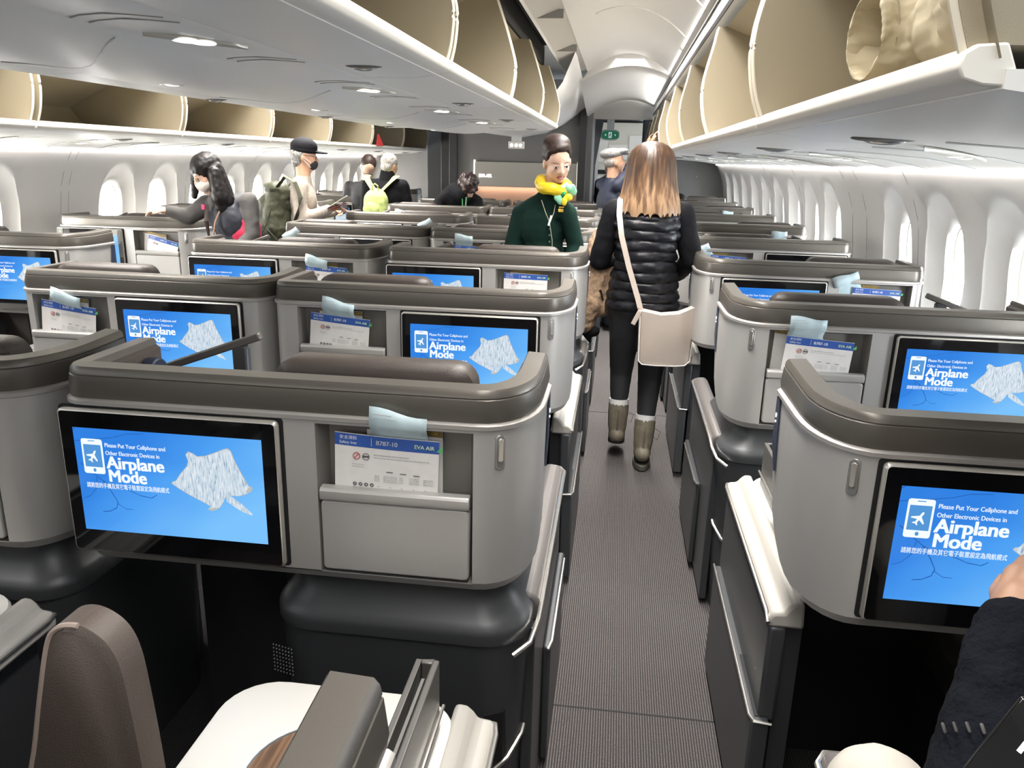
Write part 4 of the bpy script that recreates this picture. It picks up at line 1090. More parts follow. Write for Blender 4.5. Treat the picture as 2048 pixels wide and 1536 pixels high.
# doorway to the galley
mb = MB(); mb.box(-0.46, -0.36, 10.0, 13.2, 0, 2.4); mb.build('wall_galley_left', BULK, kind='structure')
mb = MB(); mb.box(-0.55, -0.36, 10.9, 11.0, 0, 2.05); mb.build('trim_31', BULKD, kind='structure', bevel=0.01)
mb = MB(); mb.box(-0.46, 0.60, 10.1, 10.15, 2.06, 2.62); mb.build('wall_header_right', mat('header_grey', (0.36, 0.355, 0.34), 0.6), kind='structure')
mb = MB(); mb.box(0.28, 0.60, 11.6, 11.8, 0, 2.3); mb.build('wall_galley_right', BULKD, kind='structure', bevel=0.02)
mb = MB(); mb.box(-0.6, 1.0, 14.4, 14.5, 0, 2.6); mb.build('wall_galley_back', BULKD, kind='structure')
mb = MB(); mb.box(-0.36, 0.6, 11.0, 14.4, 2.25, 2.3); mb.build('ceiling_galley', CEILP, kind='structure')
area_light('galley_lamp', (0.0, 12.6, 2.2), (0, 0.2, -1), 0.5, 1.0, 14, (1, 0.97, 0.9))
t = empty('galley_cabinet', (-0.12, 14.0, 0)); tag(t, 'pale galley cabinet with framed compartments seen through the forward doorway', 'cabinet')
GC = mat('galley_panel', (0.60, 0.57, 0.50), 0.4)
mb = MB(); mb.box(-0.35, 0.48, 0, 0.4, 0.0, 2.2); mb.build('body', GC, t)
for (a, b, c_, d) in ((-0.33, -0.12, 1.55, 1.98), (-0.10, 0.22, 1.6, 1.85), (0.24, 0.46, 1.45, 2.0), (-0.33, -0.05, 0.95, 1.32), (0.0, 0.46, 0.9, 1.3)):
    mb = MB(); mb.box(a, b, -0.02, 0.0, c_, d); f = mb.build('door', mat('galley_door', (0.72, 0.70, 0.66), 0.35), t, bevel=0.008)
    mb = MB(); mb.box(a+0.02, a+0.035, -0.035, -0.02, (c_+d)/2-0.05, (c_+d)/2+0.05); mb.build('handle', ALU, f)
mb = MB(); mb.box(-0.34, 0.47, -0.01, 0.0, 1.36, 1.43); mb.build('dark_shelf_gap', BLACK, t)
t = empty('exit_sign', (-0.165, 11.3, 1.915)); tag(t, 'green oval exit sign with white rim and running figure over the forward doorway', 'exit sign')
def oval(rx, rz, y0, y1):
    return [[(rx*math.copysign(abs(math.cos(a))**0.6, math.cos(a)), y, rz*math.copysign(abs(math.sin(a))**0.6, math.sin(a))) for a in [2*PI*k/32 for k in range(32)]] for y in (y0, y1)]
mb = MB(); mb.loft(oval(0.132, 0.072, -0.02, 0.02)); mb.build('rim', mat('sign_rim', (0.62, 0.66, 0.62), 0.4), t, bevel=0.005)
mb = MB(); mb.loft(oval(0.115, 0.056, -0.024, -0.02)); mb.build('face', mat('sign_green', (0.01, 0.09, 0.05), 0.4, emit=(0.01, 0.12, 0.07), estr=0.6), t)
mb = MB(); g = -0.026
mb.box(-0.022, 0.022, g, g+0.001, -0.038, 0.038)
mb.build('doorway_symbol', mat('sign_pale', (0.6, 0.75, 0.68), 0.4, emit=(0.5, 0.7, 0.6), estr=0.6), t)
mb = MB(); g = -0.029
mb.ell((0.004, g, 0.024), (0.007, 0.001, 0.007)); mb.tube([(0.0, g, 0.014), (-0.004, g, -0.006)], 0.006, 6); mb.tube([(-0.004, g, -0.006), (0.010, g, -0.014), (0.008, g, -0.030)], 0.004, 6)
mb.tube([(-0.004, g, -0.006), (-0.014, g, -0.026)], 0.004, 6); mb.tube([(0.0, g, 0.012), (0.013, g, 0.004)], 0.003, 6); mb.tube([(0.0, g, 0.012), (-0.012, g, 0.002)], 0.003, 6)
mb.build('running_figure', mat('sign_dark_green', (0.01, 0.06, 0.04), 0.4), t)
mb = MB()
for sg in (-1, 1): mb.prism([(sg*0.075, -0.016), (sg*0.055, -0.0), (sg*0.075, 0.016)] if sg > 0 else [(sg*0.055, -0.016), (sg*0.075, 0.0), (sg*0.055, 0.016)], 1, -0.027, -0.0265)
mb.build('arrow', mat('sign_pale', (0.6, 0.75, 0.68), 0.4), t)
mb = MB(); mb.box(-0.05, 0.05, -0.015, 0.015, 0.07, 0.34); mb.build('bracket', CEILP, t)
# open grey crew curtain / door leaf beside the doorway
mb = MB(); mb.loft([[(-0.40, 10.95, z), (-0.34, 10.99, z), (-0.35, 11.02, z), (-0.41, 10.99, z)] for z in (0, 1.5)] + [[(-0.36, 10.95, 2.1), (-0.25, 10.99, 2.1), (-0.26, 11.02, 2.1), (-0.37, 10.99, 2.1)]]); mb.build('trim_32', BULKD, kind='structure')
# ================================================================ people
def skin(name, c): return mat(name, c, 0.5, var=0.05, vscale=40)
SK1 = skin('skin_fair', (0.62, 0.40, 0.29)); SK2 = skin('skin_tan', (0.46, 0.26, 0.17))
HAIRB = mat('hair_black', (0.008, 0.006, 0.006), 0.5, spec=0.3, var=0.5, vscale=6, stretch=(30, 30, 1.5))
HAIRD = mat('hair_dark_brown', (0.026, 0.014, 0.011), 0.5, spec=0.3, var=0.4, vscale=6, stretch=(25, 25, 2))
HAIRG = mat('hair_grey', (0.30, 0.28, 0.26), 0.6, var=0.4, vscale=12, stretch=(12, 12, 2))
HAIRS = mat('hair_salt_pepper', (0.09, 0.085, 0.08), 0.6, color2=(0.30, 0.29, 0.28), vscale=60)
EYE = mat('eye_dark', (0.01, 0.008, 0.008), 0.2)
EYEW = mat('eye_white', (0.70, 0.68, 0.66), 0.4)
BROW = mat('brow_brown', (0.06, 0.035, 0.03), 0.7)
def hm(face, roll=0.0):
    f = Vector(face).normalized(); x = f.cross(Vector((0, 0, 1))).normalized(); z = x.cross(f)
    m = Matrix((x, f, z)).transposed()
    return m @ Matrix.Rotation(roll, 3, 'Y')
def head_shapes(C, M3, neck=None, s=1.0):
    C = Vector(C); P = lambda x, y, z: C + M3 @ Vector((x*s, y*s, z*s))
    S = [('e', P(0, -0.012, 0.030), (0.074*s, 0.093*s, 0.084*s), M3), ('e', P(0, 0.022, -0.028), (0.060*s, 0.066*s, 0.078*s), M3),
         ('e', P(0, 0.048, -0.083), (0.030*s, 0.028*s, 0.024*s), M3), ('e', P(0.030, 0.045, -0.022), (0.028*s, 0.034*s, 0.030*s), M3), ('e', P(-0.030, 0.045, -0.022), (0.028*s, 0.034*s, 0.030*s), M3),
         ('c', P(0, 0.080, 0.018), P(0, 0.097, -0.022), 0.008*s, 0.0115*s), ('e', P(0.011, 0.088, -0.028), (0.008*s,)*3), ('e', P(-0.011, 0.088, -0.028), (0.008*s,)*3),
         ('e', P(0.073, -0.008, -0.008), (0.010*s, 0.020*s, 0.033*s), M3), ('e', P(-0.073, -0.008, -0.008), (0.010*s, 0.020*s, 0.033*s), M3),
         ('e', P(0, 0.062, -0.053), (0.024*s, 0.022*s, 0.016*s), M3)]
    if neck is not None: S.append(('c', P(0, -0.02, -0.06), neck, 0.052*s, 0.056*s))
    return S
def face_parts(parent, C, M3, s=1.0, lips=None, brows=BROW, eyes=True, open_mouth=False):
    C = Vector(C); P = lambda x, y, z: tuple(C + M3 @ Vector((x*s, y*s, z*s)))
    if eyes:
        for sg in (-1, 1):
            mb = MB(); mb.ell(P(sg*0.029, 0.0765, 0.004), (0.0135*s, 0.006*s, 0.0058*s), M3); e = mb.build('eye', EYEW, parent)
            mb = MB(); mb.ell(P(sg*0.030, 0.0805, 0.003), (0.0062*s, 0.0035*s, 0.0055*s), M3, 12, 8); mb.build('iris', EYE, e)
            mb = MB(); mb.tube([P(sg*0.0145, 0.081, 0.0075), P(sg*0.029, 0.0835, 0.0105), P(sg*0.044, 0.0745, 0.006)], 0.0014*s, 5); mb.build('eyelid', EYE, e)
    if brows:
        for sg in (-1, 1):
            mb = MB(); mb.tube([P(sg*0.014, 0.086, 0.024), P(sg*0.030, 0.0845, 0.030), P(sg*0.048, 0.071, 0.025)], [0.0016*s, 0.0024*s, 0.0010*s], 6); mb.build('eyebrow', brows, parent)
    if lips:
        mb = MB(); mb.tube([P(-0.024, 0.0745, -0.052), P(-0.010, 0.0845, -0.048), P(0, 0.0855, -0.0495), P(0.010, 0.0845, -0.048), P(0.024, 0.0745, -0.052)], [0.001*s, 0.0036*s, 0.0032*s, 0.0036*s, 0.001*s], 6)
        mb.tube([P(-0.022, 0.0745, -0.053), P(-0.010, 0.083, -0.061), P(0, 0.084, -0.063), P(0.010, 0.083, -0.061), P(0.022, 0.0745, -0.053)], [0.001*s, 0.0042*s, 0.0048*s, 0.0042*s, 0.001*s], 6)
        l = mb.build('lips', lips, parent)
        if open_mouth:
            mb = MB(); mb.ell(P(0, 0.0825, -0.0555), (0.014*s, 0.004*s, 0.0045*s), M3, 12, 6); mb.build('teeth', EYEW, l)
def hand_shapes(wrist, d, palm_n, s=1.0, curl=0.5, thumb=1):
    """palm + five fingers; d = pointing direction, palm_n = out of the back of the hand"""
    w_ = Vector(wrist); d = Vector(d).normalized(); n = Vector(palm_n); n = (n-d*n.dot(d)).normalized(); x = d.cross(n)*thumb
    S = [('c', w_, w_+d*0.03*s, 0.026*s, 0.027*s), ('c', w_+d*0.02*s+x*0.018*s, w_+d*0.078*s+x*0.026*s, 0.018*s, 0.014*s), ('c', w_+d*0.02*s-x*0.016*s, w_+d*0.074*s-x*0.028*s, 0.018*s, 0.013*s), ('c', w_+d*0.03*s, w_+d*0.08*s, 0.019*s, 0.014*s)]
    for k, (o, L, r) in enumerate(((0.030, 0.072, 0.0088), (0.010, 0.080, 0.0092), (-0.011, 0.074, 0.0088), (-0.031, 0.058, 0.0078))):
        p = w_+d*(0.082-0.004*abs(k-1))*s+x*o*s; a = 0.0; dd = d.copy()
        for j, f in enumerate((0.45, 0.32, 0.25)):
            a += curl*(0.7+0.15*j)*(1+0.06*k); dd = d*math.cos(a)-n*math.sin(a); q = p+dd*L*f*s
            S.append(('c', p, q, r*s*(1-0.07*j), r*s*(0.95-0.09*j))); p = q
    p = w_+d*0.028*s+x*0.028*s; q = p+(d*0.75+x*0.65-n*0.35).normalized()*0.038*s; r_ = q+(d*0.9+x*0.15-n*0.5*curl).normalized()*0.030*s
    S += [('c', p, q, 0.0125*s, 0.0105*s), ('c', q, r_, 0.0102*s, 0.0088*s)]
    return S
def limb(S, pts, rad):
    for (a, b), (r1, r2) in zip(zip(pts, pts[1:]), zip(rad, rad[1:])): S.append(('c', Vector(a), Vector(b), r1, r2))
def torso_shapes(J, k=1.0, low=True):
    yw = J.get('yaw', 0.0); Mz = Matrix.Rotation(yw, 3, 'Z')
    pv, ch, nk = Vector(J['pelvis']), Vector(J['chest']), Vector(J['neck'])
    ax = (ch-pv).normalized(); xv = Mz @ Vector((1, 0, 0)); f = ax.cross(xv).normalized()*-1; f = xv.cross(ax)*-1
    M3 = Matrix((xv, xv.cross(ax).normalized()*-1, ax)).transposed()
    wd = J.get('w', 1.0)
    S = [('e', ch, (0.155*wd*k, 0.105*wd*k, 0.17), M3), ('e', (pv+ch)/2, (0.135*wd*k, 0.098*wd*k, 0.20), M3), ('e', pv, (0.160*wd*k, 0.112*wd*k, 0.13), M3),
         ('c', Vector(J['sL']), ch+ax*0.09, 0.055*k*wd, 0.075*k*wd), ('c', Vector(J['sR']), ch+ax*0.09, 0.055*k*wd, 0.075*k*wd), ('c', ch+ax*0.10, nk, 0.085*k, 0.055*k)]
    return S
def person(label, loc, J, skinm, topm, botm, shoem, group=None, voxel=0.012, sleeves=1.0, hands=True, legs=True, topname='jacket', folds=0.012):
    root = empty('person', loc); tag(root, label, 'person', group)
    S = head_shapes(J['head'], J['hm'], J['neck'], J.get('hs', 1.0)) + torso_shapes(J, 0.86)
    for q in 'LR':
        limb(S, [J['s'+q], J['e'+q], J['w'+q]], [0.044, 0.034, 0.026])
        if hands: S += hand_shapes(J['w'+q], J.get('d'+q, Vector(J['w'+q])-Vector(J['e'+q])), J.get('n'+q, (0, 0, 1)), 0.95, J.get('curl', 0.45), J.get('t'+q, 1))
        if legs: limb(S, [J['h'+q], J['k'+q], J['a'+q], J['f'+q]], [0.070, 0.048, 0.034, 0.03])
    blob('body', skinm, root, S, voxel)
    S = torso_shapes(J, 1.0)
    for q in 'LR':
        e, w_ = Vector(J['e'+q]), Vector(J['w'+q]); w2 = e+(w_-e)*sleeves
        limb(S, [J['s'+q], e, w2], [0.064, 0.052, 0.040])
    blob(topname, topm, root, S, voxel, 4, (folds, 0.07) if folds else None)
    if legs:
        S = [('e', Vector(J['pelvis'])-Vector((0, 0, 0.04)), (0.158*J.get('w', 1), 0.115*J.get('w', 1), 0.12), Matrix.Rotation(J.get('yaw', 0), 3, 'Z'))]
        for q in 'LR': limb(S, [J['h'+q], J['k'+q], J['a'+q]], [0.086, 0.060, 0.046])
        blob('trousers', botm, root, S, voxel, 4)
        S = []
        for q in 'LR': limb(S, [J['a'+q], J['f'+q]], [0.045, 0.040]); S.append(('c', J['a'+q], Vector(J['a'+q])+Vector((0, 0, 0.04)), 0.045, 0.045))
        blob('shoes', shoem, root, S, voxel, 2)
    return root
def stand(cx, cy, z=0.0, w=0.16, yaw=0.0, spread=0.09):
    """default standing legs"""
    m = Matrix.Rotation(yaw, 3, 'Z'); J = {}
    for q, sg in (('L', -1), ('R', 1)):
        a = m @ Vector((sg*spread, 0, 0)); f = m @ Vector((sg*spread, 0.13, 0))
        J['h'+q] = (cx+a.x, cy+a.y, 0.88); J['k'+q] = (cx+a.x, cy+a.y, 0.47); J['a'+q] = (cx+a.x, cy+a.y, 0.075); J['f'+q] = (cx+f.x, cy+f.y, 0.045)
    return J
BLKC = mat('black_cloth', (0.007, 0.007, 0.009), 0.8, spec=0.15, bump=0.3, bscale=60)
CHAR_LEG = mat('charcoal_leggings', (0.028, 0.029, 0.033), 0.65)

# ---- woman in the black quilted vest, walking away up the aisle
W = empty('person', (0.15, 4.0, 0)); tag(W, 'woman seen from behind, long brown and blond hair, black quilted vest, in right aisle', 'person')
hmW = hm((-0.05, 1, -0.10))
S = head_shapes((0, 0.0, 1.545), hmW, (0, -0.01, 1.40))
Jw = dict(pelvis=(0.0, 0.0, 0.93), chest=(0.0, 0.0, 1.20), neck=(0.0, -0.01, 1.39), sL=(-0.165, 0.0, 1.325), sR=(0.165, 0.0, 1.325))
S += torso_shapes(Jw, 0.85)
limb(S, [(-0.165, 0, 1.325), (-0.225, 0.03, 1.08), (-0.13, 0.24, 1.03)], [0.045, 0.036, 0.026]); S += hand_shapes((-0.13, 0.24, 1.03), (0.7, 0.6, 0.1), (0, 0, 1), 0.9, 0.6, -1)
limb(S, [(0.165, 0, 1.325), (0.225, 0.02, 1.10), (0.17, 0.22, 1.00)], [0.045, 0.036, 0.026]); S += hand_shapes((0.17, 0.22, 1.00), (-0.4, 0.9, 0.1), (0, 0, 1), 0.9, 0.6, 1)
LL = [(-0.075, 0.0, 0.86), (-0.082, 0.12, 0.48), (-0.085, 0.09, 0.15), (-0.085, 0.20, 0.09)]
RL = [(0.075, 0.0, 0.86), (0.068, 0.03, 0.48), (0.052, -0.06, 0.11), (0.055, 0.05, 0.05)]
limb(S, LL, [0.075, 0.05, 0.036, 0.03]); limb(S, RL, [0.075, 0.05, 0.036, 0.03])
blob('body', SK1, W, S, 0.009)
S = torso_shapes(Jw, 0.93)
limb(S, [(-0.165, 0, 1.325), (-0.228, 0.03, 1.08), (-0.14, 0.22, 1.03)], [0.062, 0.055, 0.042]); limb(S, [(0.165, 0, 1.325), (0.230, 0.02, 1.10), (0.175, 0.20, 1.00)], [0.062, 0.055, 0.042])
blob('sweater', BLKC, W, S, 0.010, 4, (0.012, 0.06))
S = [('e', (0, 0, 0.88), (0.155, 0.115, 0.13))]; LLs, RLs = [[Vector(q[0]), Vector(q[1]), Vector(q[2])+(Vector(q[1])-Vector(q[2])).normalized()*0.19] for q in (LL, RL)]
limb(S, LLs, [0.095, 0.062, 0.050]); limb(S, RLs, [0.095, 0.064, 0.050])
blob('leggings', CHAR_LEG, W, S, 0.009, 4, (0.004, 0.05))
for q, pts in (('L', LL), ('R', RL)):
    a, f = Vector(pts[2]), Vector(pts[3]); k = Vector(pts[1])
    up_ = (k-a).normalized()
    mb = MB(); mb.tube([a+up_*0.13, a+up_*0.178], 0.053, 20); mb.build('sock', mat('white_sock', (0.75, 0.74, 0.73), 0.8), W)
    BOOT = mat('olive_boot_leather', (0.17, 0.148, 0.108), 0.55, var=0.15, vscale=20)
    bt = blob('boot', BOOT, W, [('c', a+up_*0.11, a+up_*0.02, 0.056, 0.050), ('c', a+up_*0.145, a+up_*0.10, 0.055, 0.055), ('c', a-Vector((0, 0, 0.02)), f+Vector((0, 0.03, 0)), 0.047, 0.042), ('e', a+Vector((0, -0.02, -0.02)), (0.042, 0.05, 0.045))], 0.005, 3, (0.003, 0.05))
    mb = MB(); zb = a.z-0.085 if q == 'L' else 0.004; th = 0.02
    d = (f-a); d.z = 0
    sl = [(a.x+0.046*math.cos(t), a.y+0.06+0.125*math.sin(t), 0) for t in [2*PI*i/24 for i in range(24)]]
    tilt = 0.25 if q == 'L' else 0.0
    mb.loft([[(x, y, zb+h-(y-a.y-0.05)*tilt) for x, y, _ in sl] for h in (0.0, 0.03)])
    mb.build('sole', mat('dark_olive_sole', (0.08, 0.075, 0.06), 0.7) if q == 'R' else BLACK, bt, bevel=0.004)
    mb = MB()
    for i in range(5): 
        h = 0.02+0.022*i; c = a+up_*h
        mb.tube([c+Vector((0.02, 0.050, 0)), c+Vector((-0.02, 0.052, 0.008))], 0.003, 5)
    mb.tube([a+up_*0.11+Vector((0.045, 0.02, 0)), a+up_*0.09+Vector((0.085, 0.01, 0)), a+up_*0.05+Vector((0.07, 0.0, 0)), a+up_*0.07+Vector((0.046, 0.0, 0))], 0.002, 5)
    mb.tube([a+up_*0.13+Vector((0, -0.050, 0)), a+up_*0.02+Vector((0, -0.052, 0))], 0.006, 6)
    mb.build('laces', mat('boot_lace', (0.10, 0.09, 0.07), 0.8), bt)
# quilted vest with horizontal baffles
rings = []; nseg = 64
zs = []; nb = 10; z0, z1 = 0.845, 1.345
for i in range(nb*7+1):
    t = i/(nb*7); z = z0+(z1-z0)*t
    wx = 0.175+0.012*math.cos(t*PI*1.6)-0.010*math.sin(PI*t) + (0.006 if t > 0.7 else 0); wy = 0.135+0.008*math.sin(PI*t)
    if t > 0.86: q = (t-0.86)/0.14; wx *= 1-0.16*q*q; wy *= 1-0.34*q*q
    pf = abs(math.sin(PI*nb*t))**0.55
    row = []
    for k in range(nseg):
        a = 2*PI*k/nseg
        wr = 0.0035*math.sin(9*a+3.1*i//7)*pf + 0.003*math.sin(23*a+5*(i//7))*pf
        rr_ = 1.0; px = (wx-0.008+0.010*pf+wr)*math.copysign(abs(math.cos(a))**0.85, math.cos(a)); py = (wy-0.008+0.010*pf+wr)*math.sin(a)
        row.append((px, py, z+0.004*math.sin(3*a+i//7)*(0 < t < 1)))
    rings.append(row)
rings.append([(0.10*math.cos(2*PI*k/nseg), -0.01+0.075*math.sin(2*PI*k/nseg), 1.375) for k in range(nseg)])
rings.append([(0.065*math.cos(2*PI*k/nseg), -0.01+0.06*math.sin(2*PI*k/nseg), 1.42) for k in range(nseg)])
mb = MB(); mb.loft(rings)
VEST = mat('black_quilted_nylon', (0.008, 0.008, 0.011), 0.42, bump=0.6, bscale=26, spec=0.35)
mb.build('quilted_vest', VEST, W, angle=75)
# long hair with blond ends
def ombre_hair():
    m = bpy.data.materials.new('ombre_hair'); m.use_nodes = True
    nt = m.node_tree; N = nt.nodes; L = nt.links; b = N['Principled BSDF']; b.inputs['Roughness'].default_value = 0.38
    tc = N.new('ShaderNodeTexCoord'); sp = N.new('ShaderNodeSeparateXYZ'); L.new(tc.outputs['Object'], sp.inputs[0])
    mp = N.new('ShaderNodeMapping'); mp.inputs['Scale'].default_value = (55, 55, 2.2); L.new(tc.outputs['Object'], mp.inputs[0])
    nz = N.new('ShaderNodeTexNoise'); nz.inputs['Scale'].default_value = 1.0; nz.inputs['Detail'].default_value = 5; L.new(mp.outputs[0], nz.inputs['Vector'])
    mr = N.new('ShaderNodeMapRange'); mr.inputs[1].default_value = 1.60; mr.inputs[2].default_value = 1.30; L.new(sp.outputs['Z'], mr.inputs[0])
    ad = N.new('ShaderNodeMath'); ad.operation = 'MULTIPLY_ADD'; ad.inputs[1].default_value = 2.2; ad.inputs[2].default_value = -1.12; L.new(nz.outputs[0], ad.inputs[0])
    a2 = N.new('ShaderNodeMath'); L.new(ad.outputs[0], a2.inputs[0]); L.new(mr.outputs[0], a2.inputs[1])
    rp = N.new('ShaderNodeValToRGB'); e = rp.color_ramp.elements
    e[0].position = 0.05; e[0].color = (0.045, 0.024, 0.015, 1); e[1].position = 0.95; e[1].color = (0.33, 0.205, 0.115, 1); x = e.new(0.5); x.color = (0.13, 0.070, 0.036, 1)
    L.new(a2.outputs[0], rp.inputs[0]); L.new(rp.outputs[0], b.inputs['Base Color']); return m
rings = []; prof = [(1.662, 0.012), (1.656, 0.045), (1.640, 0.078), (1.615, 0.100), (1.58, 0.114), (1.54, 0.120), (1.50, 0.124), (1.46, 0.130), (1.42, 0.138), (1.40, 0.143), (1.38, 0.148), (1.36, 0.153), (1.345, 0.155), (1.33, 0.156), (1.318, 0.156)]
nh = 110; rnd = [random.uniform(-1, 1) for _ in range(nh)]
for i, (z, r) in enumerate(prof):
    row = []
    for k in range(nh):
        a = 2*PI*k/nh; g = 1+(0.014*math.sin(k*2.6)+0.012*rnd[k])*min(1, i/4)
        dz = 0.016*rnd[k]*max(0, i-len(prof)+4)/3
        bl = min(1, max(0, (1.50-z)/0.18)); yy = math.sin(a)*r*(0.86-0.16*bl)
        row.append((r*math.cos(a)*g, -0.005+yy*g-0.022*bl, z+dz))
    rings.append(row)
mb = MB(); mb.loft(rings); mb.build('long_hair', ombre_hair(), W, angle=80)
# her bag: body, gusset piping, strap, flap tab
BAG = mat('cream_leather', (0.45, 0.385, 0.335), 0.42, var=0.05, vscale=5, bump=0.1, bscale=90)
PIP = mat('cream_piping', (0.66, 0.61, 0.56), 0.4)
t = empty('shoulder_bag', (0.27, 3.83, 0.60)); tag(t, 'cream leather crossbody bag with long strap on the hip of the woman in black vest', 'bag')
def bagring(y, g): return [(x, y, z) for x, z in [(-0.135+g, 0.27), (-0.128+g, 0.02), (-0.11+g, 0.003), (-0.05, 0.0), (0.05, 0.002), (0.10-g, 0.008), (0.122-g, 0.03), (0.130-g, 0.30), (0.05, 0.262), (-0.03, 0.252)]]
mb = MB(); mb.loft([bagring(-0.030, 0.006), bagring(-0.036, 0.012)]+[]); mb2 = MB()
mb = MB(); mb.loft([bagring(0.03, 0.012), bagring(0.026, 0.0), bagring(-0.026, 0.0), bagring(-0.034, 0.010)]); mb.build('bag_body', BAG, t, bevel=0.006, angle=50)
mb = MB(); pr = bagring(-0.031, 0.001); mb.tube(pr+[pr[0]], 0.004, 6); mb.tube([(x, 0.028, z) for x, y, z in pr]+[(pr[0][0], 0.028, pr[0][2])], 0.004, 6); mb.build('bag_piping', PIP, t)
mb = MB(); sp_ = [(-0.128, -0.02, 0.26), (-0.150, -0.015, 0.33), (-0.20, 0.012, 0.47), (-0.245, 0.012, 0.62), (-0.262, 0.03, 0.72), (-0.262, 0.09, 0.785), (-0.255, 0.17, 0.795), (-0.24, 0.26, 0.76)]
rings = []
for i, p in enumerate(sp_):
    p = Vector(p); tt = (Vector(sp_[min(i+1, 7)])-Vector(sp_[max(i-1, 0)])).normalized(); n_ = Vector((0, -1, 0.2)) if i < 5 else Vector((0, -0.3, 1)); sd = tt.cross(n_).normalized()*0.013; nn = sd.cross(tt).normalized()*0.002
    rings.append([tuple(p+sd+nn), tuple(p-sd+nn), tuple(p-sd-nn), tuple(p+sd-nn)])
mb.loft(rings); mb.build('bag_strap', BAG, t)
mb = MB(); mb.obox((-0.15, -0.035, 0.235), (0.022, 0.006, 0.075), (0, R(25), 0)); mb.build('strap_tab', BAG, t, bevel=0.002)
mb = MB(); mb.tube([(-0.13, -0.03, 0.275), (-0.145, -0.035, 0.285), (-0.143, -0.035, 0.262), (-0.13, -0.03, 0.262)], 0.0025, 6); mb.build('strap_ring', ALU, t)
# coat over her left arm
SHEAR = mat('tan_shearling', (0.27, 0.18, 0.115), 0.9, var=0.25, vscale=60, bump=0.8, bscale=120)
t = empty('coat', (-0.06, 4.08, 0)); tag(t, 'tan shearling coat with dark cuff hanging over the left arm of woman in black vest', 'coat')
blob('coat_body', SHEAR, t, [('c', (0.0, 0.06, 1.10), (-0.02, 0.0, 1.02), 0.055, 0.060), ('c', (-0.02, 0.0, 1.03), (-0.05, -0.03, 0.85), 0.062, 0.062), ('c', (-0.05, -0.03, 0.86), (-0.075, -0.03, 0.75), 0.064, 0.056),
     ('c', (0.02, 0.02, 1.02), (0.012, -0.02, 0.82), 0.05, 0.040), ('c', (-0.03, 0.10, 1.18), (-0.045, 0.06, 1.10), 0.045, 0.05)], 0.007, 2, (0.022, 0.05))
blob('dark_cuff', BLKC, t, [('c', (-0.085, -0.02, 0.715), (-0.03, -0.02, 0.705), 0.034, 0.034), ('c', (-0.06, -0.02, 0.68), (-0.045, -0.01, 0.64), 0.022, 0.008)], 0.007, 2)
mb = MB(); mb.tube([(-0.005, -0.078, 0.93), (0.003, -0.066, 0.90), (0.012, -0.060, 0.875)], 0.008, 6, 0.4); mb.build('pocket_slit', BLACK, t)

# ---- cabin attendant in the dark green jacket
A = empty('person', (-0.42, 4.62, 0)); tag(A, 'flight attendant in dark green jacket with yellow and mint scarf, smiling, looking down', 'person')
GRN = mat('dark_green_wool', (0.005, 0.021, 0.016), 0.85, spec=0.15, bump=0.2, bscale=300)
yaw = R(180+22)
Mz = Matrix.Rotation(yaw, 3, 'Z')
H = hm((0.40, -1, -0.42), R(6)); HC = (0.068, -0.07, 1.553)
Ja = dict(stand(0.0, 0.0, yaw=yaw), pelvis=(0.0, 0.0, 0.93), chest=(0.0, 0.0, 1.185), neck=(0.035, -0.030, 1.405), yaw=yaw, w=0.93, head=HC, hm=H,
          sL=(0.138, -0.045, 1.275), eL=(0.190, -0.03, 1.08), wL=(0.135, -0.16, 0.90), sR=(-0.143, 0.015, 1.260), eR=(-0.185, -0.01, 1.06), wR=(-0.10, -0.16, 0.93))
S = head_shapes(HC, H, Ja['neck'], 0.99) + torso_shapes(Ja, 0.85)
for q in 'LR':
    limb(S, [Ja['s'+q], Ja['e'+q], Ja['w'+q]], [0.044, 0.034, 0.026]); limb(S, [Ja['h'+q], Ja['k'+q], Ja['a'+q], Ja['f'+q]], [0.07, 0.048, 0.034, 0.03])
    S += hand_shapes(Ja['w'+q], (0, -0.6, -0.8), (0, -0.8, 0.6), 0.85, 0.5, 1 if q == 'L' else -1)
blob('body', mat('attendant_skin', (0.68, 0.44, 0.33), 0.45), A, S, 0.0065, 4)
face_parts(A, Vector(HC)+H @ Vector((0, 0.001, 0)), H, 1.035, lips=mat('lipstick', (0.42, 0.07, 0.07), 0.35), open_mouth=True)
S = torso_shapes(Ja, 0.97)
for q in 'LR': limb(S, [Ja['s'+q], Ja['e'+q], Ja['w'+q]], [0.052, 0.050, 0.038]); S.append(('c', Ja['s'+q], Vector(Ja['neck'])-Vector((0, 0, 0.05)), 0.052, 0.06))
blob('jacket', GRN, A, S, 0.010, 4, (0.008, 0.08))
blob('skirt', GRN, A, [('c', (0, 0, 0.95), (0, 0, 0.55), 0.15, 0.15)], 0.012, 3)
blob('shoes', BLACK, A, [('c', Ja['aL'], Ja['fL'], 0.04, 0.035), ('c', Ja['aR'], Ja['fR'], 0.04, 0.035)], 0.01, 2)
P = lambda x, y, z: Vector(HC)+H @ Vector((x, y, z))*0.94
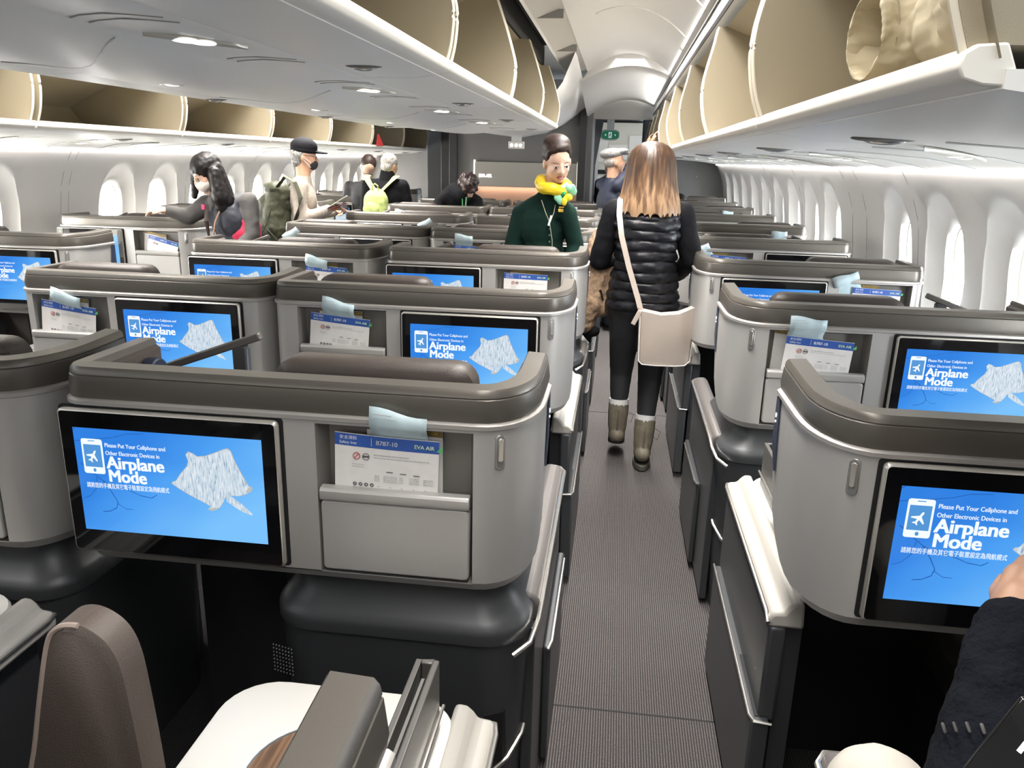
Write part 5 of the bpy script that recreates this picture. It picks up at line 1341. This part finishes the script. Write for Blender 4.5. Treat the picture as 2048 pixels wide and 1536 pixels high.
blob('hair', HAIRD, A, [('e', P(0, -0.033, 0.050), (0.086, 0.090, 0.085), H), ('e', P(0, 0.012, 0.100), (0.066, 0.056, 0.032), H), ('e', P(-0.048, 0.022, 0.082), (0.026, 0.028, 0.028), H), ('e', P(0.048, 0.022, 0.082), (0.026, 0.028, 0.028), H), ('e', P(0, -0.030, 0.098), (0.080, 0.082, 0.055), H), ('e', P(0.064, 0.016, 0.056), (0.014, 0.026, 0.034), H), ('e', P(-0.064, 0.016, 0.056), (0.014, 0.026, 0.034), H), ('e', P(0.028, 0.042, 0.092), (0.038, 0.024, 0.018), H), ('e', P(0, -0.095, -0.02), (0.05, 0.045, 0.05), H), ('e', P(0.066, -0.005, 0.045), (0.014, 0.036, 0.040), H), ('e', P(-0.066, -0.005, 0.045), (0.014, 0.036, 0.040), H), ('e', P(0.060, -0.01, 0.035), (0.020, 0.035, 0.045), H), ('e', P(-0.060, -0.01, 0.035), (0.020, 0.035, 0.045), H)], 0.006, 3)
YEL = mat('yellow_silk', (0.75, 0.55, 0.02), 0.4, var=0.12, vscale=18); MINT = mat('mint_silk', (0.28, 0.62, 0.42), 0.4, var=0.1, vscale=20); GRS = mat('green_silk', (0.02, 0.30, 0.10), 0.4)
nk = Vector((0.046, -0.042, 1.422)); F = Mz @ Vector((0, 1, 0)); X_ = Mz @ Vector((1, 0, 0))
sc = MB(); pts = []; 
ringp = [(nk + X_*(0.076*math.cos(t)) + F*(0.068*math.sin(t)+0.008) + Vector((0, 0, -0.028*math.sin(t)+0.008))) for t in [2*PI*i/20 for i in range(21)]]
ringp = [q_+Vector((0, 0, 0.006*math.sin(5*i_))) for i_, q_ in enumerate(ringp)]
sc.tube(ringp, 0.033, 10, 1.05); sf = sc.build('silk_scarf', YEL, A)
bow = nk + F*0.088 + X_*(-0.030) + Vector((0, 0, -0.036))
blob('scarf_knot', GRS, sf, [('e', bow, (0.020, 0.018, 0.020))], 0.004, 2)
blob('scarf_loop', MINT, sf, [('e', bow - X_*0.048 + Vector((0, 0, 0.020)), (0.026, 0.010, 0.036), (0.3, 0.5, 0)), ('e', bow - X_*0.062 + Vector((0, 0, 0.008)), (0.022, 0.009, 0.026), (0.2, 0.9, 0)), ('e', bow - X_*0.030 + F*0.005 + Vector((0, 0, 0.03)), (0.022, 0.012, 0.022)), ('e', bow + X_*0.018 + Vector((0, 0, -0.034)), (0.020, 0.009, 0.034), (0.2, -0.4, 0)), ('e', bow + X_*0.030 + Vector((0, 0, -0.030)), (0.016, 0.008, 0.024), (0.2, -0.8, 0))], 0.0045, 2)
blob('scarf_loop', YEL, sf, [('e', bow - X_*0.030 + F*0.012 + Vector((0, 0, -0.022)), (0.026, 0.014, 0.022)), ('e', bow - X_*0.008 + F*0.012 + Vector((0, 0, -0.045)), (0.016, 0.010, 0.026))], 0.0045, 2)
def onchest(x, z, d=0.103):   # a point on the front of the jacket
    return Vector((0, 0, z)) + X_*x + F*math.sqrt(max(0.0, 1-(x/0.16)**2))*d
mb = MB(); c = onchest(-0.060, 1.290, 0.138); mb.obox(c, (0.038, 0.006, 0.018), (0, 0, yaw)); bd = mb.build('name_badge', mat('badge_gold', (0.75, 0.45, 0.07), 0.35, 0.3), A, bevel=0.002)
mb = MB(); mb.obox(c+Vector((0, 0, 0.018)), (0.030, 0.005, 0.008), (0, 0, yaw)); mb.build('badge_wings', mat('badge_gold', (0.75, 0.45, 0.07), 0.35, 0.3), bd)
for i in range(6):
    mb = MB(); mb.ell(onchest(0.0, 1.185-0.036*i, 0.112), (0.007, 0.007, 0.007), None, 10, 6); mb.build('jacket_button', mat('button_green', (0.03, 0.07, 0.055), 0.35), A)
mb = MB(); mb.tube([onchest(0.05, 1.345, 0.10), onchest(0.03, 1.28, 0.116), onchest(0.005, 1.225, 0.117), onchest(-0.015, 1.12, 0.118), onchest(-0.02, 1.0, 0.115)], 0.0017, 5); mb.tube([onchest(-0.03, 1.33, 0.11), onchest(-0.02, 1.28, 0.118), onchest(0.0, 1.225, 0.118)], 0.0017, 5)
lan = mb.build('lanyard', mat('lanyard_cord', (0.55, 0.50, 0.36), 0.5), A)
mb = MB(); mb.tube([onchest(-0.004, 1.262, 0.121), onchest(0.012, 1.205, 0.121)], 0.006, 8); mb.build('whistle', mat('white_pen', (0.8, 0.8, 0.8), 0.3), lan)
mb = MB(); mb.ell(P(0.074, -0.004, -0.03), (0.004, 0.004, 0.004), None, 8, 6); mb.build('earring', ALU, A)

# ---- woman with long black hair and a face mask in the left aisle
JM = dict(stand(0.0, 0.0, yaw=R(150)), pelvis=(0.06, 0.0, 0.92), chest=(-0.02, -0.03, 1.155), neck=(-0.07, -0.06, 1.315), yaw=R(150), w=0.95,
          head=(-0.115, -0.085, 1.425), hm=hm((-0.50, -0.80, -0.42), R(5)), sL=(0.115, -0.02, 1.265), eL=(0.15, -0.08, 1.06), wL=(0.06, -0.20, 0.93),
          sR=(-0.165, -0.02, 1.24), eR=(-0.25, -0.10, 1.165), wR=(-0.345, -0.16, 1.205), dR=(-1, -0.25, 0.05), nR=(0, 0, 1), tR=-1, hs=0.97)
Mk = person('woman with long black hair, white face mask and navy and red vest', (-2.42, 4.80, 0), JM, SK1, mat('grey_knit', (0.075, 0.07, 0.068), 0.85), BLKC, BLACK, voxel=0.010, sleeves=0.9, topname='sweater')
S = torso_shapes(JM, 1.05)[:3]+[('c', JM['sL'], (-0.02, -0.03, 1.24), 0.052, 0.08), ('c', JM['sR'], (-0.02, -0.03, 1.24), 0.052, 0.08)]
blob('vest', mat('navy_vest', (0.018, 0.020, 0.032), 0.6), Mk, S, 0.010, 4, (0.01, 0.05))
RED = mat('crimson_fabric', (0.50, 0.015, 0.06), 0.65)
blob('red_hem', RED, Mk, [('c', (0.095, -0.030, 1.115), (0.090, -0.030, 1.02), 0.090, 0.095), ('e', (0.085, -0.070, 1.07), (0.085, 0.062, 0.075)), ('e', (0.075, -0.085, 1.160), (0.048, 0.045, 0.018), (0, 0.2, 0))], 0.009, 3)
P = lambda x, y, z: Vector(JM['head'])+JM['hm'] @ Vector((x, y, z))
face_parts(Mk, JM['head'], JM['hm'], 0.97)
blob('face_mask', mat('white_mask', (0.72, 0.66, 0.60), 0.7), Mk, [('e', P(0, 0.040, -0.040), (0.058, 0.056, 0.052), JM['hm']), ('e', P(0, 0.078, -0.028), (0.020, 0.024, 0.030), JM['hm'])], 0.006, 3)
HP = Vector(JM['head'])
blob('hair', HAIRB, Mk, [('e', P(0, -0.022, 0.047), (0.090, 0.100, 0.088), JM['hm']), ('c', HP+Vector((0.050, 0.0, 0.03)), HP+Vector((0.110, 0.0, -0.155)), 0.062, 0.062), ('c', HP+Vector((0.02, 0.05, 0.0)), HP+Vector((0.07, 0.05, -0.14)), 0.075, 0.075), ('c', HP+Vector((0.075, -0.045, 0.02)), HP+Vector((0.105, -0.05, -0.13)), 0.034, 0.050), ('c', HP+Vector((-0.066, -0.01, 0.03)), HP+Vector((-0.080, -0.02, -0.13)), 0.030, 0.020), ('c', HP+Vector((0.06, 0.02, -0.10)), HP+Vector((0.10, -0.03, -0.185)), 0.06, 0.045)], 0.007, 3, (0.008, 0.02))
mb = MB(); 
for sg in (-1, 1): mb.tube([P(sg*0.03+0.019*math.cos(2*PI*i/14), 0.085, 0.004+0.014*math.sin(2*PI*i/14)) for i in range(15)], 0.0012, 4)
mb.build('spectacles', BLACK, Mk)
mb = MB(); mb.tube([(0.0, -0.14, 1.25), (-0.045, -0.155, 1.15), (-0.075, -0.15, 1.03), (-0.09, -0.13, 0.93)], 0.005, 6); mb.build('bag_cord', mat('tan_cord', (0.40, 0.24, 0.16), 0.6), Mk)
mb = MB(); mb.tube([(-0.105, -0.13, 1.25), (-0.11, -0.145, 1.15), (-0.10, -0.14, 1.0)], 0.014, 6, 0.3); mb.build('bag_band', mat('brown_band', (0.05, 0.035, 0.03), 0.6), Mk)
mb = MB(); mb.obox((-0.12, -0.150, 1.235), (0.02, 0.008, 0.03), (0, 0, 0)); mb.build('pink_clip', mat('pink_clip', (0.6, 0.05, 0.15), 0.5), Mk)

# ---- man with black cap, mask and olive backpack
JC = dict(stand(0.0, 0.0, yaw=R(-75)), pelvis=(0.0, 0.0, 0.93), chest=(0.0, 0.0, 1.20), neck=(0.01, 0.0, 1.40), yaw=R(-65), w=1.0,
          head=(0.025, 0.01, 1.545), hm=hm((0.93, 0.32, -0.08)), sL=(-0.04, 0.16, 1.34), eL=(0.0, 0.2, 1.10), wL=(0.20, 0.16, 1.13),
          sR=(0.03, -0.155, 1.335), eR=(0.055, -0.19, 1.08), wR=(0.245, -0.10, 1.165), dR=(1, 0.15, 0.1), nR=(0, 0, 1), tR=-1)
Cp = person('man in black cap and black face mask with olive backpack', (-2.44, 6.0, 0), JC, SK2, mat('oatmeal_knit', (0.36, 0.31, 0.265), 0.9, var=0.12, vscale=60), BLKC, BLACK, topname='sweater', sleeves=0.95)
P = lambda x, y, z: Vector(JC['head'])+JC['hm'] @ Vector((x, y, z))
blob('hair', HAIRS, Cp, [('e', P(0, -0.03, 0.02), (0.079, 0.085, 0.075), JC['hm']), ('e', P(0, -0.05, -0.03), (0.064, 0.055, 0.06), JC['hm'])], 0.007, 2, (0.008, 0.02))
blob('cap', BLKC, Cp, [('e', P(0, -0.01, 0.075), (0.088, 0.104, 0.072), JC['hm']), ('e', P(0, -0.01, 0.045), (0.087, 0.103, 0.035), JC['hm']), ('e', P(0, 0.115, 0.042), (0.062, 0.062, 0.009), JC['hm'])], 0.007, 2)
blob('face_mask', BLACK, Cp, [('e', P(0, 0.050, -0.050), (0.052, 0.052, 0.048), JC['hm'])], 0.006, 2)
mb = MB(); mb.tube([P(0.077, -0.01, 0.0), P(0.062, 0.05, -0.04)], 0.002, 4); mb.tube([P(0.077, -0.01, -0.02), P(0.058, 0.05, -0.075)], 0.002, 4); mb.build('mask_loop', EYEW, Cp)
mb = MB(); mb.tube([P(0.078, -0.01, 0.012), P(0.066, 0.085, 0.010)], 0.0022, 4); mb.tube([P(0.04+0.018*math.cos(2*PI*i/12), 0.094-0.01, 0.0+0.016*math.sin(2*PI*i/12)) for i in range(13)], 0.0018, 4); mb.build('spectacles', BLACK, Cp)
OLV = mat('olive_nylon', (0.045, 0.048, 0.026), 0.6, var=0.15, vscale=9, bump=0.3, bscale=30)
t = empty('backpack', (-2.66, 5.95, 0)); tag(t, 'olive green hiking backpack on the back of the man in the black cap', 'backpack')
blob('pack_body', OLV, t, [('c', (0.04, 0, 1.27), (0.0, 0, 1.02), 0.095, 0.125), ('c', (-0.05, 0, 1.18), (-0.07, 0, 1.02), 0.08, 0.10), ('e', (0.02, 0, 1.31), (0.09, 0.11, 0.05)), ('c', (0.02, 0, 1.0), (0.02, 0, 0.90), 0.12, 0.09)], 0.009, 3, (0.02, 0.06))
mb = MB(); mb.tube([(0.08, -0.10, 1.32), (0.17, -0.155, 1.40), (0.26, -0.185, 1.36), (0.30, -0.20, 1.25), (0.27, -0.20, 1.13), (0.20, -0.15, 1.0)], 0.018, 8, 0.4); mb.tube([(0.08, 0.10, 1.32), (0.16, 0.14, 1.42), (0.25, 0.14, 1.38)], 0.018, 8, 0.4); mb.build('shoulder_strap', OLV, t)
mb = MB(); mb.obox((-0.115, -0.075, 1.205), (0.026, 0.004, 0.034), (0.3, 0.2, 0.8)); mb.build('white_patch', mat('white_patch', (0.55, 0.57, 0.52), 0.6), t)
mb = MB(); mb.tube([(-0.09, -0.115, 1.10), (0.0, -0.14, 1.0), (0.06, -0.12, 0.92)], 0.004, 5); mb.tube([(0.02, -0.12, 1.15), (-0.02, -0.14, 1.02), (-0.08, -0.12, 0.94)], 0.004, 5); mb.build('compression_cord', OLV, t)
t = empty('travel_document', (-2.13, 5.90, 1.20)); tag(t, 'open white booklet held by the man in the black cap', 'booklet')
mb = MB(); mb.obox((0.0, 0.0, 0.02), (0.17, 0.10, 0.004), (0, R(-32), 0.2)); mb.build('pages', mat('booklet_page', (0.72, 0.70, 0.60), 0.6), t)
mb = MB(); mb.obox((0.01, -0.01, -0.012), (0.13, 0.09, 0.006), (0, R(-20), 0.1)); mb.build('cover', mat('maroon_cover', (0.12, 0.02, 0.025), 0.5), t)

# ---- two men further up the left aisle
JG = dict(stand(0.0, 0.0), pelvis=(0.0, 0.0, 0.90), chest=(0.0, 0.0, 1.17), neck=(0.01, 0.02, 1.35), yaw=0.0, w=1.18, head=(0.045, 0.03, 1.475), hm=hm((0.45, 0.85, -0.25)),
          sL=(-0.185, 0, 1.28), eL=(-0.235, 0.03, 1.04), wL=(-0.2, 0.2, 0.98), sR=(0.185, 0, 1.28), eR=(0.235, 0.03, 1.04), wR=(0.2, 0.2, 0.98))
G = person('grey haired man in black jacket with lime green backpack', (-2.37, 8.0, 0), JG, SK2, BLKC, BLKC, BLACK, voxel=0.013)
P = lambda x, y, z: Vector(JG['head'])+JG['hm'] @ Vector((x, y, z))
blob('hair', HAIRG, G, [('e', P(0, -0.022, 0.035), (0.083, 0.092, 0.085), JG['hm']), ('e', P(0, -0.05, -0.02), (0.066, 0.055, 0.06), JG['hm'])], 0.008, 2, (0.01, 0.02))
blob('collar', BLKC, G, [('c', (0.01, 0.02, 1.32), (0.02, 0.02, 1.40), 0.085, 0.075)], 0.01, 2)
LIME = mat('lime_canvas', (0.40, 0.47, 0.16), 0.75, var=0.12, vscale=20, bump=0.2, bscale=50)
t = empty('backpack', (-2.40, 7.80, 0)); tag(t, 'lime green round backpack on the back of the grey haired man', 'backpack')
blob('pack_body', LIME, t, [('c', (-0.01, 0, 1.13), (-0.01, 0, 0.93), 0.125, 0.135), ('e', (-0.01, -0.04, 1.0), (0.10, 0.10, 0.13))], 0.009, 3, (0.01, 0.06))
blob('front_pocket', LIME, t, [('e', (-0.03, -0.115, 1.05), (0.085, 0.04, 0.08))], 0.008, 2)
for sg in (-1, 1):
    mb = MB(); mb.tube([(0.03*sg, 0.03, 1.22), (0.11*sg, 0.09, 1.31), (0.15*sg, 0.13, 1.36), (0.15*sg, 0.2, 1.37)], 0.035, 8, 0.3); mb.build('shoulder_strap', LIME, t)
mb = MB(); mb.tube([(-0.03, -0.05, 1.22), (-0.03, -0.06, 1.28), (0.0, -0.06, 1.30), (0.03, -0.06, 1.28), (0.03, -0.05, 1.22)], 0.008, 6); mb.build('grab_handle', LIME, t)
JD = dict(stand(0.0, 0.0, yaw=R(-120)), pelvis=(0.0, 0.0, 0.9), chest=(0.02, -0.03, 1.14), neck=(0.05, -0.05, 1.31), yaw=R(-150), w=1.0, head=(0.07, -0.07, 1.445), hm=hm((0.25, -0.75, -0.9), R(-14)),
          sL=(0.18, 0, 1.24), eL=(0.22, -0.03, 1.0), wL=(0.15, -0.15, 0.9), sR=(-0.16, 0, 1.24), eR=(-0.2, -0.05, 1.02), wR=(-0.16, -0.28, 1.0))
D = person('dark haired man in glasses bending his head beside the man with the lime backpack', (-2.72, 8.38, 0), JD, SK1, mat('dark_grey_jacket', (0.03, 0.03, 0.032), 0.7), BLKC, BLACK, voxel=0.013)
P = lambda x, y, z: Vector(JD['head'])+JD['hm'] @ Vector((x, y, z))
blob('hair', HAIRD, D, [('e', P(0, -0.030, 0.045), (0.083, 0.092, 0.080), JD['hm'])], 0.008, 2)
mb = MB(); mb.tube([P(0.076, 0.0, 0.0), P(0.05, 0.09, 0.005), P(-0.05, 0.09, 0.005)], 0.003, 5); mb.build('spectacles', BLACK, D)

# ---- person with curly dark hair bending over a centre seat
JK = dict(stand(0.0, 0.1, yaw=R(180)), pelvis=(-0.12, 0.16, 0.95), chest=(-0.09, 0.02, 1.17), neck=(0.0, -0.07, 1.24), yaw=R(170), w=1.15, head=(0.06, -0.12, 1.29), hm=hm((0.30, -0.8, -1.3)),
          sL=(0.13, -0.02, 1.15), eL=(0.18, -0.12, 1.0), wL=(0.12, -0.2, 0.9), sR=(-0.24, -0.02, 1.14), eR=(-0.28, -0.1, 1.0), wR=(-0.2, -0.2, 0.9))
K = person('person with curly dark hair in black jacket bending over a centre seat near the front', (-1.53, 7.90, 0), JK, SK1, BLKC, BLKC, BLACK, voxel=0.013)
P = lambda x, y, z: Vector(JK['head'])+JK['hm'] @ Vector((x, y, z))
random.seed(3)
CURL = mat('curly_brown_hair', (0.035, 0.018, 0.016), 0.35, var=0.6, vscale=50)
S = [('e', P(0, -0.02, 0.03), (0.095, 0.105, 0.095), JK['hm'])]
for i in range(46):
    v = Vector((random.gauss(0, 1), random.gauss(0, 1), random.gauss(0, 1)+0.3)).normalized(); S.append(('e', P(v.x*0.088, -0.02+v.y*0.10, 0.03+v.z*0.09), (0.024, 0.024, 0.024)))
blob('curly_hair', CURL, K, S, 0.007, 1)
blob('jacket_collar', BLKC, K, [('c', (-0.07, -0.03, 1.24), (0.0, -0.10, 1.22), 0.10, 0.09)], 0.01, 2)
mb = MB(); mb.tube([(0.06, -0.20, 1.20), (0.06, -0.235, 1.12), (0.055, -0.22, 1.0)], 0.008, 6); mb.tube([(0.02, -0.20, 1.18), (0.03, -0.235, 1.1)], 0.006, 6); mb.build('green_lanyard', mat('green_lanyard', (0.03, 0.16, 0.05), 0.6), K)

# ---- man in flat cap reaching up to a bin
JF = dict(stand(0.0, 0.0, yaw=R(-50)), pelvis=(0.0, 0.0, 0.93), chest=(0.0, 0.0, 1.20), neck=(0.02, 0.01, 1.41), yaw=R(-45), w=0.9, head=(0.035, 0.02, 1.56), hm=hm((0.92, 0.30, 0.12)),
          sL=(-0.07, 0.13, 1.36), eL=(0.16, 0.20, 1.50), wL=(0.32, 0.22, 1.70), sR=(0.075, -0.10, 1.36), eR=(0.22, -0.06, 1.52), wR=(0.36, 0.02, 1.72), dR=(0.2, 0.1, 1), nR=(-1, 0, 0.2), dL=(0.2, 0.1, 1), nL=(-1, 0, 0.2))
Fc = person('man in grey tweed flat cap and navy jacket reaching up to a right overhead bin', (-0.09, 7.5, 0), JF, SK2, mat('navy_padded_jacket', (0.012, 0.016, 0.036), 0.6), BLKC, BLACK, voxel=0.011, sleeves=0.85)
P = lambda x, y, z: Vector(JF['head'])+JF['hm'] @ Vector((x, y, z))
blob('hair', HAIRG, Fc, [('e', P(0, -0.035, 0.01), (0.077, 0.075, 0.06), JF['hm'])], 0.008, 2)
blob('flat_cap', mat('grey_tweed', (0.13, 0.13, 0.13), 0.9, color2=(0.26, 0.255, 0.25), vscale=55), Fc, [('e', P(0, -0.03, 0.078), (0.094, 0.110, 0.052), JF['hm']), ('e', P(0, 0.055, 0.090), (0.085, 0.085, 0.030), JF['hm']), ('e', P(0, 0.105, 0.066), (0.060, 0.045, 0.012), JF['hm'])], 0.007, 3)

# ---- people glimpsed at the front
JX = dict(stand(0, 0), pelvis=(0, 0, 0.93), chest=(0, 0, 1.15), neck=(0, 0, 1.32), yaw=0, w=0.95, head=(0, 0, 1.46), hm=hm((0.3, -1, -0.1)), sL=(-0.15, 0, 1.27), eL=(-0.17, 0, 1.02), wL=(-0.1, -0.14, 0.92), sR=(0.15, 0, 1.27), eR=(0.18, 0, 1.02), wR=(0.1, -0.14, 0.92))
X1 = person('crew member in black short sleeves half hidden behind the man in the flat cap', (-0.14, 11.7, 0), JX, SK1, BLKC, BLKC, BLACK, voxel=0.015, sleeves=0.0)
blob('hair', HAIRB, X1, [('e', (0, 0.03, 1.50), (0.082, 0.09, 0.08))], 0.01, 2)
JX2 = dict(JX); JX2['hm'] = hm((1, -0.3, -0.1))
X2 = person('person in green top glimpsed behind the dark post at the front left', (-2.63, 12.5, 0), JX2, SK1, mat('green_top', (0.02, 0.06, 0.05), 0.7), BLKC, BLACK, voxel=0.015)
blob('hair', HAIRB, X2, [('e', (-0.02, 0.02, 1.51), (0.085, 0.095, 0.085))], 0.01, 2)
# seated passenger by the right windows: only the crown of the head clears the shells
JS = dict(pelvis=(0, 0, 0.55), chest=(0, -0.02, 0.82), neck=(0, 0, 0.98), yaw=0, head=(0, 0.02, 1.10), hm=hm((0, 1, -0.2)), sL=(-0.16, 0, 0.93), eL=(-0.2, 0.1, 0.72), wL=(-0.12, 0.3, 0.7), sR=(0.16, 0, 0.93), eR=(0.2, 0.1, 0.72), wR=(0.12, 0.3, 0.7),
          hL=(-0.08, 0, 0.55), kL=(-0.1, 0.4, 0.55), aL=(-0.1, 0.45, 0.12), fL=(-0.1, 0.55, 0.06), hR=(0.08, 0, 0.55), kR=(0.1, 0.4, 0.55), aR=(0.1, 0.45, 0.12), fR=(0.1, 0.55, 0.06))
X3 = person('seated passenger by the right windows, only dark hair showing above the far seat shells', (0.72, 9.78, 0), JS, SK1, BLKC, BLKC, BLACK, voxel=0.015)
blob('hair', HAIRB, X3, [('e', (0, 0, 1.14), (0.085, 0.10, 0.085))], 0.01, 2)

# ---- passenger seated at bottom right, arm stretched out
Q = empty('person', (0.60, 0.42, 0)); tag(Q, 'seated person at bottom right in black knit sweater and cream trousers, arm reaching forward', 'person')
KN = mat('black_mohair_knit', (0.006, 0.007, 0.011), 0.9, spec=0.12, bump=1.0, bscale=120)
wr = (-0.045, 0.585, 0.985); el = (-0.115, 0.395, 0.815); shd = (0.10, 0.02, 1.02)
S = head_shapes((0.12, 0.0, 1.30), hm((0, 1, -0.2)), (0.12, -0.02, 1.15)) + [('e', (0.12, -0.03, 0.92), (0.17, 0.12, 0.2)), ('e', (0.10, 0, 0.62), (0.18, 0.15, 0.14)), ('c', (0.12, -0.02, 1.0), (0.12, -0.02, 1.12), 0.09, 0.06)]
limb(S, [shd, el, wr], [0.05, 0.040, 0.027]); limb(S, [(0.25, 0, 1.04), (0.30, 0.2, 0.85), (0.2, 0.42, 0.80)], [0.05, 0.038, 0.027])
S += hand_shapes(wr, (0.50, 0.60, 0.50), (-0.55, 0.1, 0.75), 1.0, 0.35, -1) + hand_shapes((0.2, 0.42, 0.80), (0, 1, 0), (0, 0, 1), 1.0, 0.5, 1)
legsL = [(0.02, 0.05, 0.60), (-0.175, 0.57, 0.675), (-0.15, 0.58, 0.12), (-0.12, 0.66, 0.05)]; legsR = [(0.18, 0.05, 0.60), (0.16, 0.50, 0.64), (0.16, 0.52, 0.12), (0.16, 0.66, 0.05)]
for L_ in (legsL, legsR): limb(S, L_, [0.08, 0.055, 0.036, 0.03])
blob('body', SK2, Q, S, 0.0055, 3)
S = [('e', (0.12, -0.03, 0.92), (0.19, 0.14, 0.22)), ('c', (0.0, 0.0, 1.02), (0.25, 0.0, 1.04), 0.075, 0.075)]
w3 = Vector(el)+(Vector(wr)-Vector(el))*0.93
limb(S, [shd, el], [0.085, 0.088]); limb(S, [el, w3], [0.088, 0.046])
for k_ in range(3):
    c = Vector(el)+Vector((0.015*k_-0.01, 0.03+0.03*k_-0.06, -0.03+0.02*k_)); S.append(('e', c, (0.088-0.006*k_, 0.07, 0.045), (0.9, 0.3, 0)))
limb(S, [(0.25, 0, 1.04), (0.30, 0.2, 0.85), (0.2, 0.40, 0.80)], [0.08, 0.07, 0.05])
blob('knit_sweater', KN, Q, S, 0.007, 3, (0.016, 0.035))
ax_ = (Vector(wr)-Vector(el)).normalized(); sd_ = ax_.cross(Vector((0, 0, 1))).normalized(); up__ = sd_.cross(ax_)
for t_, rad_ in ((0.075, 0.083), (-0.015, 0.096)):
    mb = MB()
    for i in range(11):
        th = R(35+11*i)
        c = Vector(el)+ax_*(t_+0.012*math.sin(th))+sd_*(-rad_*math.cos(th))+up__*(rad_*math.sin(th))
        mb.obox(tuple(c), (0.004, 0.013, 0.004), (0.8, 0, 0.3))
    mb.build('ribbed_stitches', mat('grey_stitch', (0.11, 0.105, 0.10), 0.8), Q, bevel=0.002)
S = [('e', (0.10, 0.02, 0.60), (0.19, 0.15, 0.13))]
for L_ in (legsL, legsR): limb(S, L_[:3], [0.105, 0.080, 0.06])
blob('trousers', mat('cream_trousers', (0.56, 0.52, 0.46), 0.8, var=0.04, vscale=10), Q, S, 0.009, 3, (0.010, 0.06))
blob('shoes', BLACK, Q, [('c', legsL[2], legsL[3], 0.045, 0.04), ('c', legsR[2], legsR[3], 0.045, 0.04)], 0.01, 2)
blob('hair', HAIRB, Q, [('e', (0.12, -0.03, 1.34), (0.085, 0.10, 0.09))], 0.01, 2)

# ---- jacket lying in the nearest right bin
JK_ = mat('khaki_cotton', (0.46, 0.40, 0.28), 0.8, var=0.06, vscale=8)
t = empty('folded_jacket', (0.46, 1.0, 1.69)); tag(t, 'khaki cotton jacket with an open sleeve cuff lying in the nearest right bin', 'jacket')
random.seed(11)
#       centre of the ring, radius across, radius up
SL = [((-0.040, 0.595, 0.098), 0.050, 0.078), ((-0.020, 0.603, 0.100), 0.051, 0.078), ((0.02, 0.610, 0.102), 0.054, 0.078), ((0.07, 0.595, 0.108), 0.060, 0.082), ((0.10, 0.53, 0.115), 0.075, 0.092), ((0.10, 0.40, 0.125), 0.095, 0.100), ((0.07, 0.24, 0.130), 0.12, 0.105), ((0.08, 0.10, 0.13), 0.14, 0.11), ((0.08, 0.0, 0.13), 0.13, 0.10)]
n = 44; rings = []
def jring(i, k1=1.0, back=0.0):
    c, ra, rz = SL[i]; c = Vector(c)
    tt = (Vector(SL[min(i+1, len(SL)-1)][0])-Vector(SL[max(i-1, 0)][0])).normalized()
    sd = Vector((-tt.y, tt.x, 0)).normalized(); row = []
    for k in range(n):
        a = 2*PI*k/n
        g = 1+0.10*math.sin(3*a+i*1.3)*(i > 1)+0.07*math.sin(6*a-i*1.9)*(i > 1)+0.045*math.sin(11*a+2*i)*(i > 1)+0.04*math.sin(2*a+1)
        row.append(tuple(c+tt*back+sd*ra*k1*math.cos(a)*g+Vector((0, 0, rz*k1*math.sin(a)*g))))
    return row
mb = MB(); mb.loft([jring(1, 0.80, 0.07), jring(1, 0.90, 0.02), jring(0, 0.95), jring(0, 1.0)]+[jring(i) for i in range(1, len(SL))])
jb = mb.build('jacket_body', JK_, t, angle=80)
sb = jb.modifiers.new('sub', 'SUBSURF'); sb.levels = 2; sb.render_levels = 2
tx = bpy.data.textures.new('folds', 'CLOUDS'); tx.noise_scale = 0.07; tx.noise_depth = 3
dd = jb.modifiers.new('folds', 'DISPLACE'); dd.texture = tx; dd.strength = 0.035; dd.mid_level = 0.5
mb = MB(); rr_ = jring(1, 1.03, 0.012); mb.tube(rr_+[rr_[0]], 0.0016, 4); mb.build('cuff_stitching', mat('khaki_stitch', (0.28, 0.23, 0.15), 0.8), t)
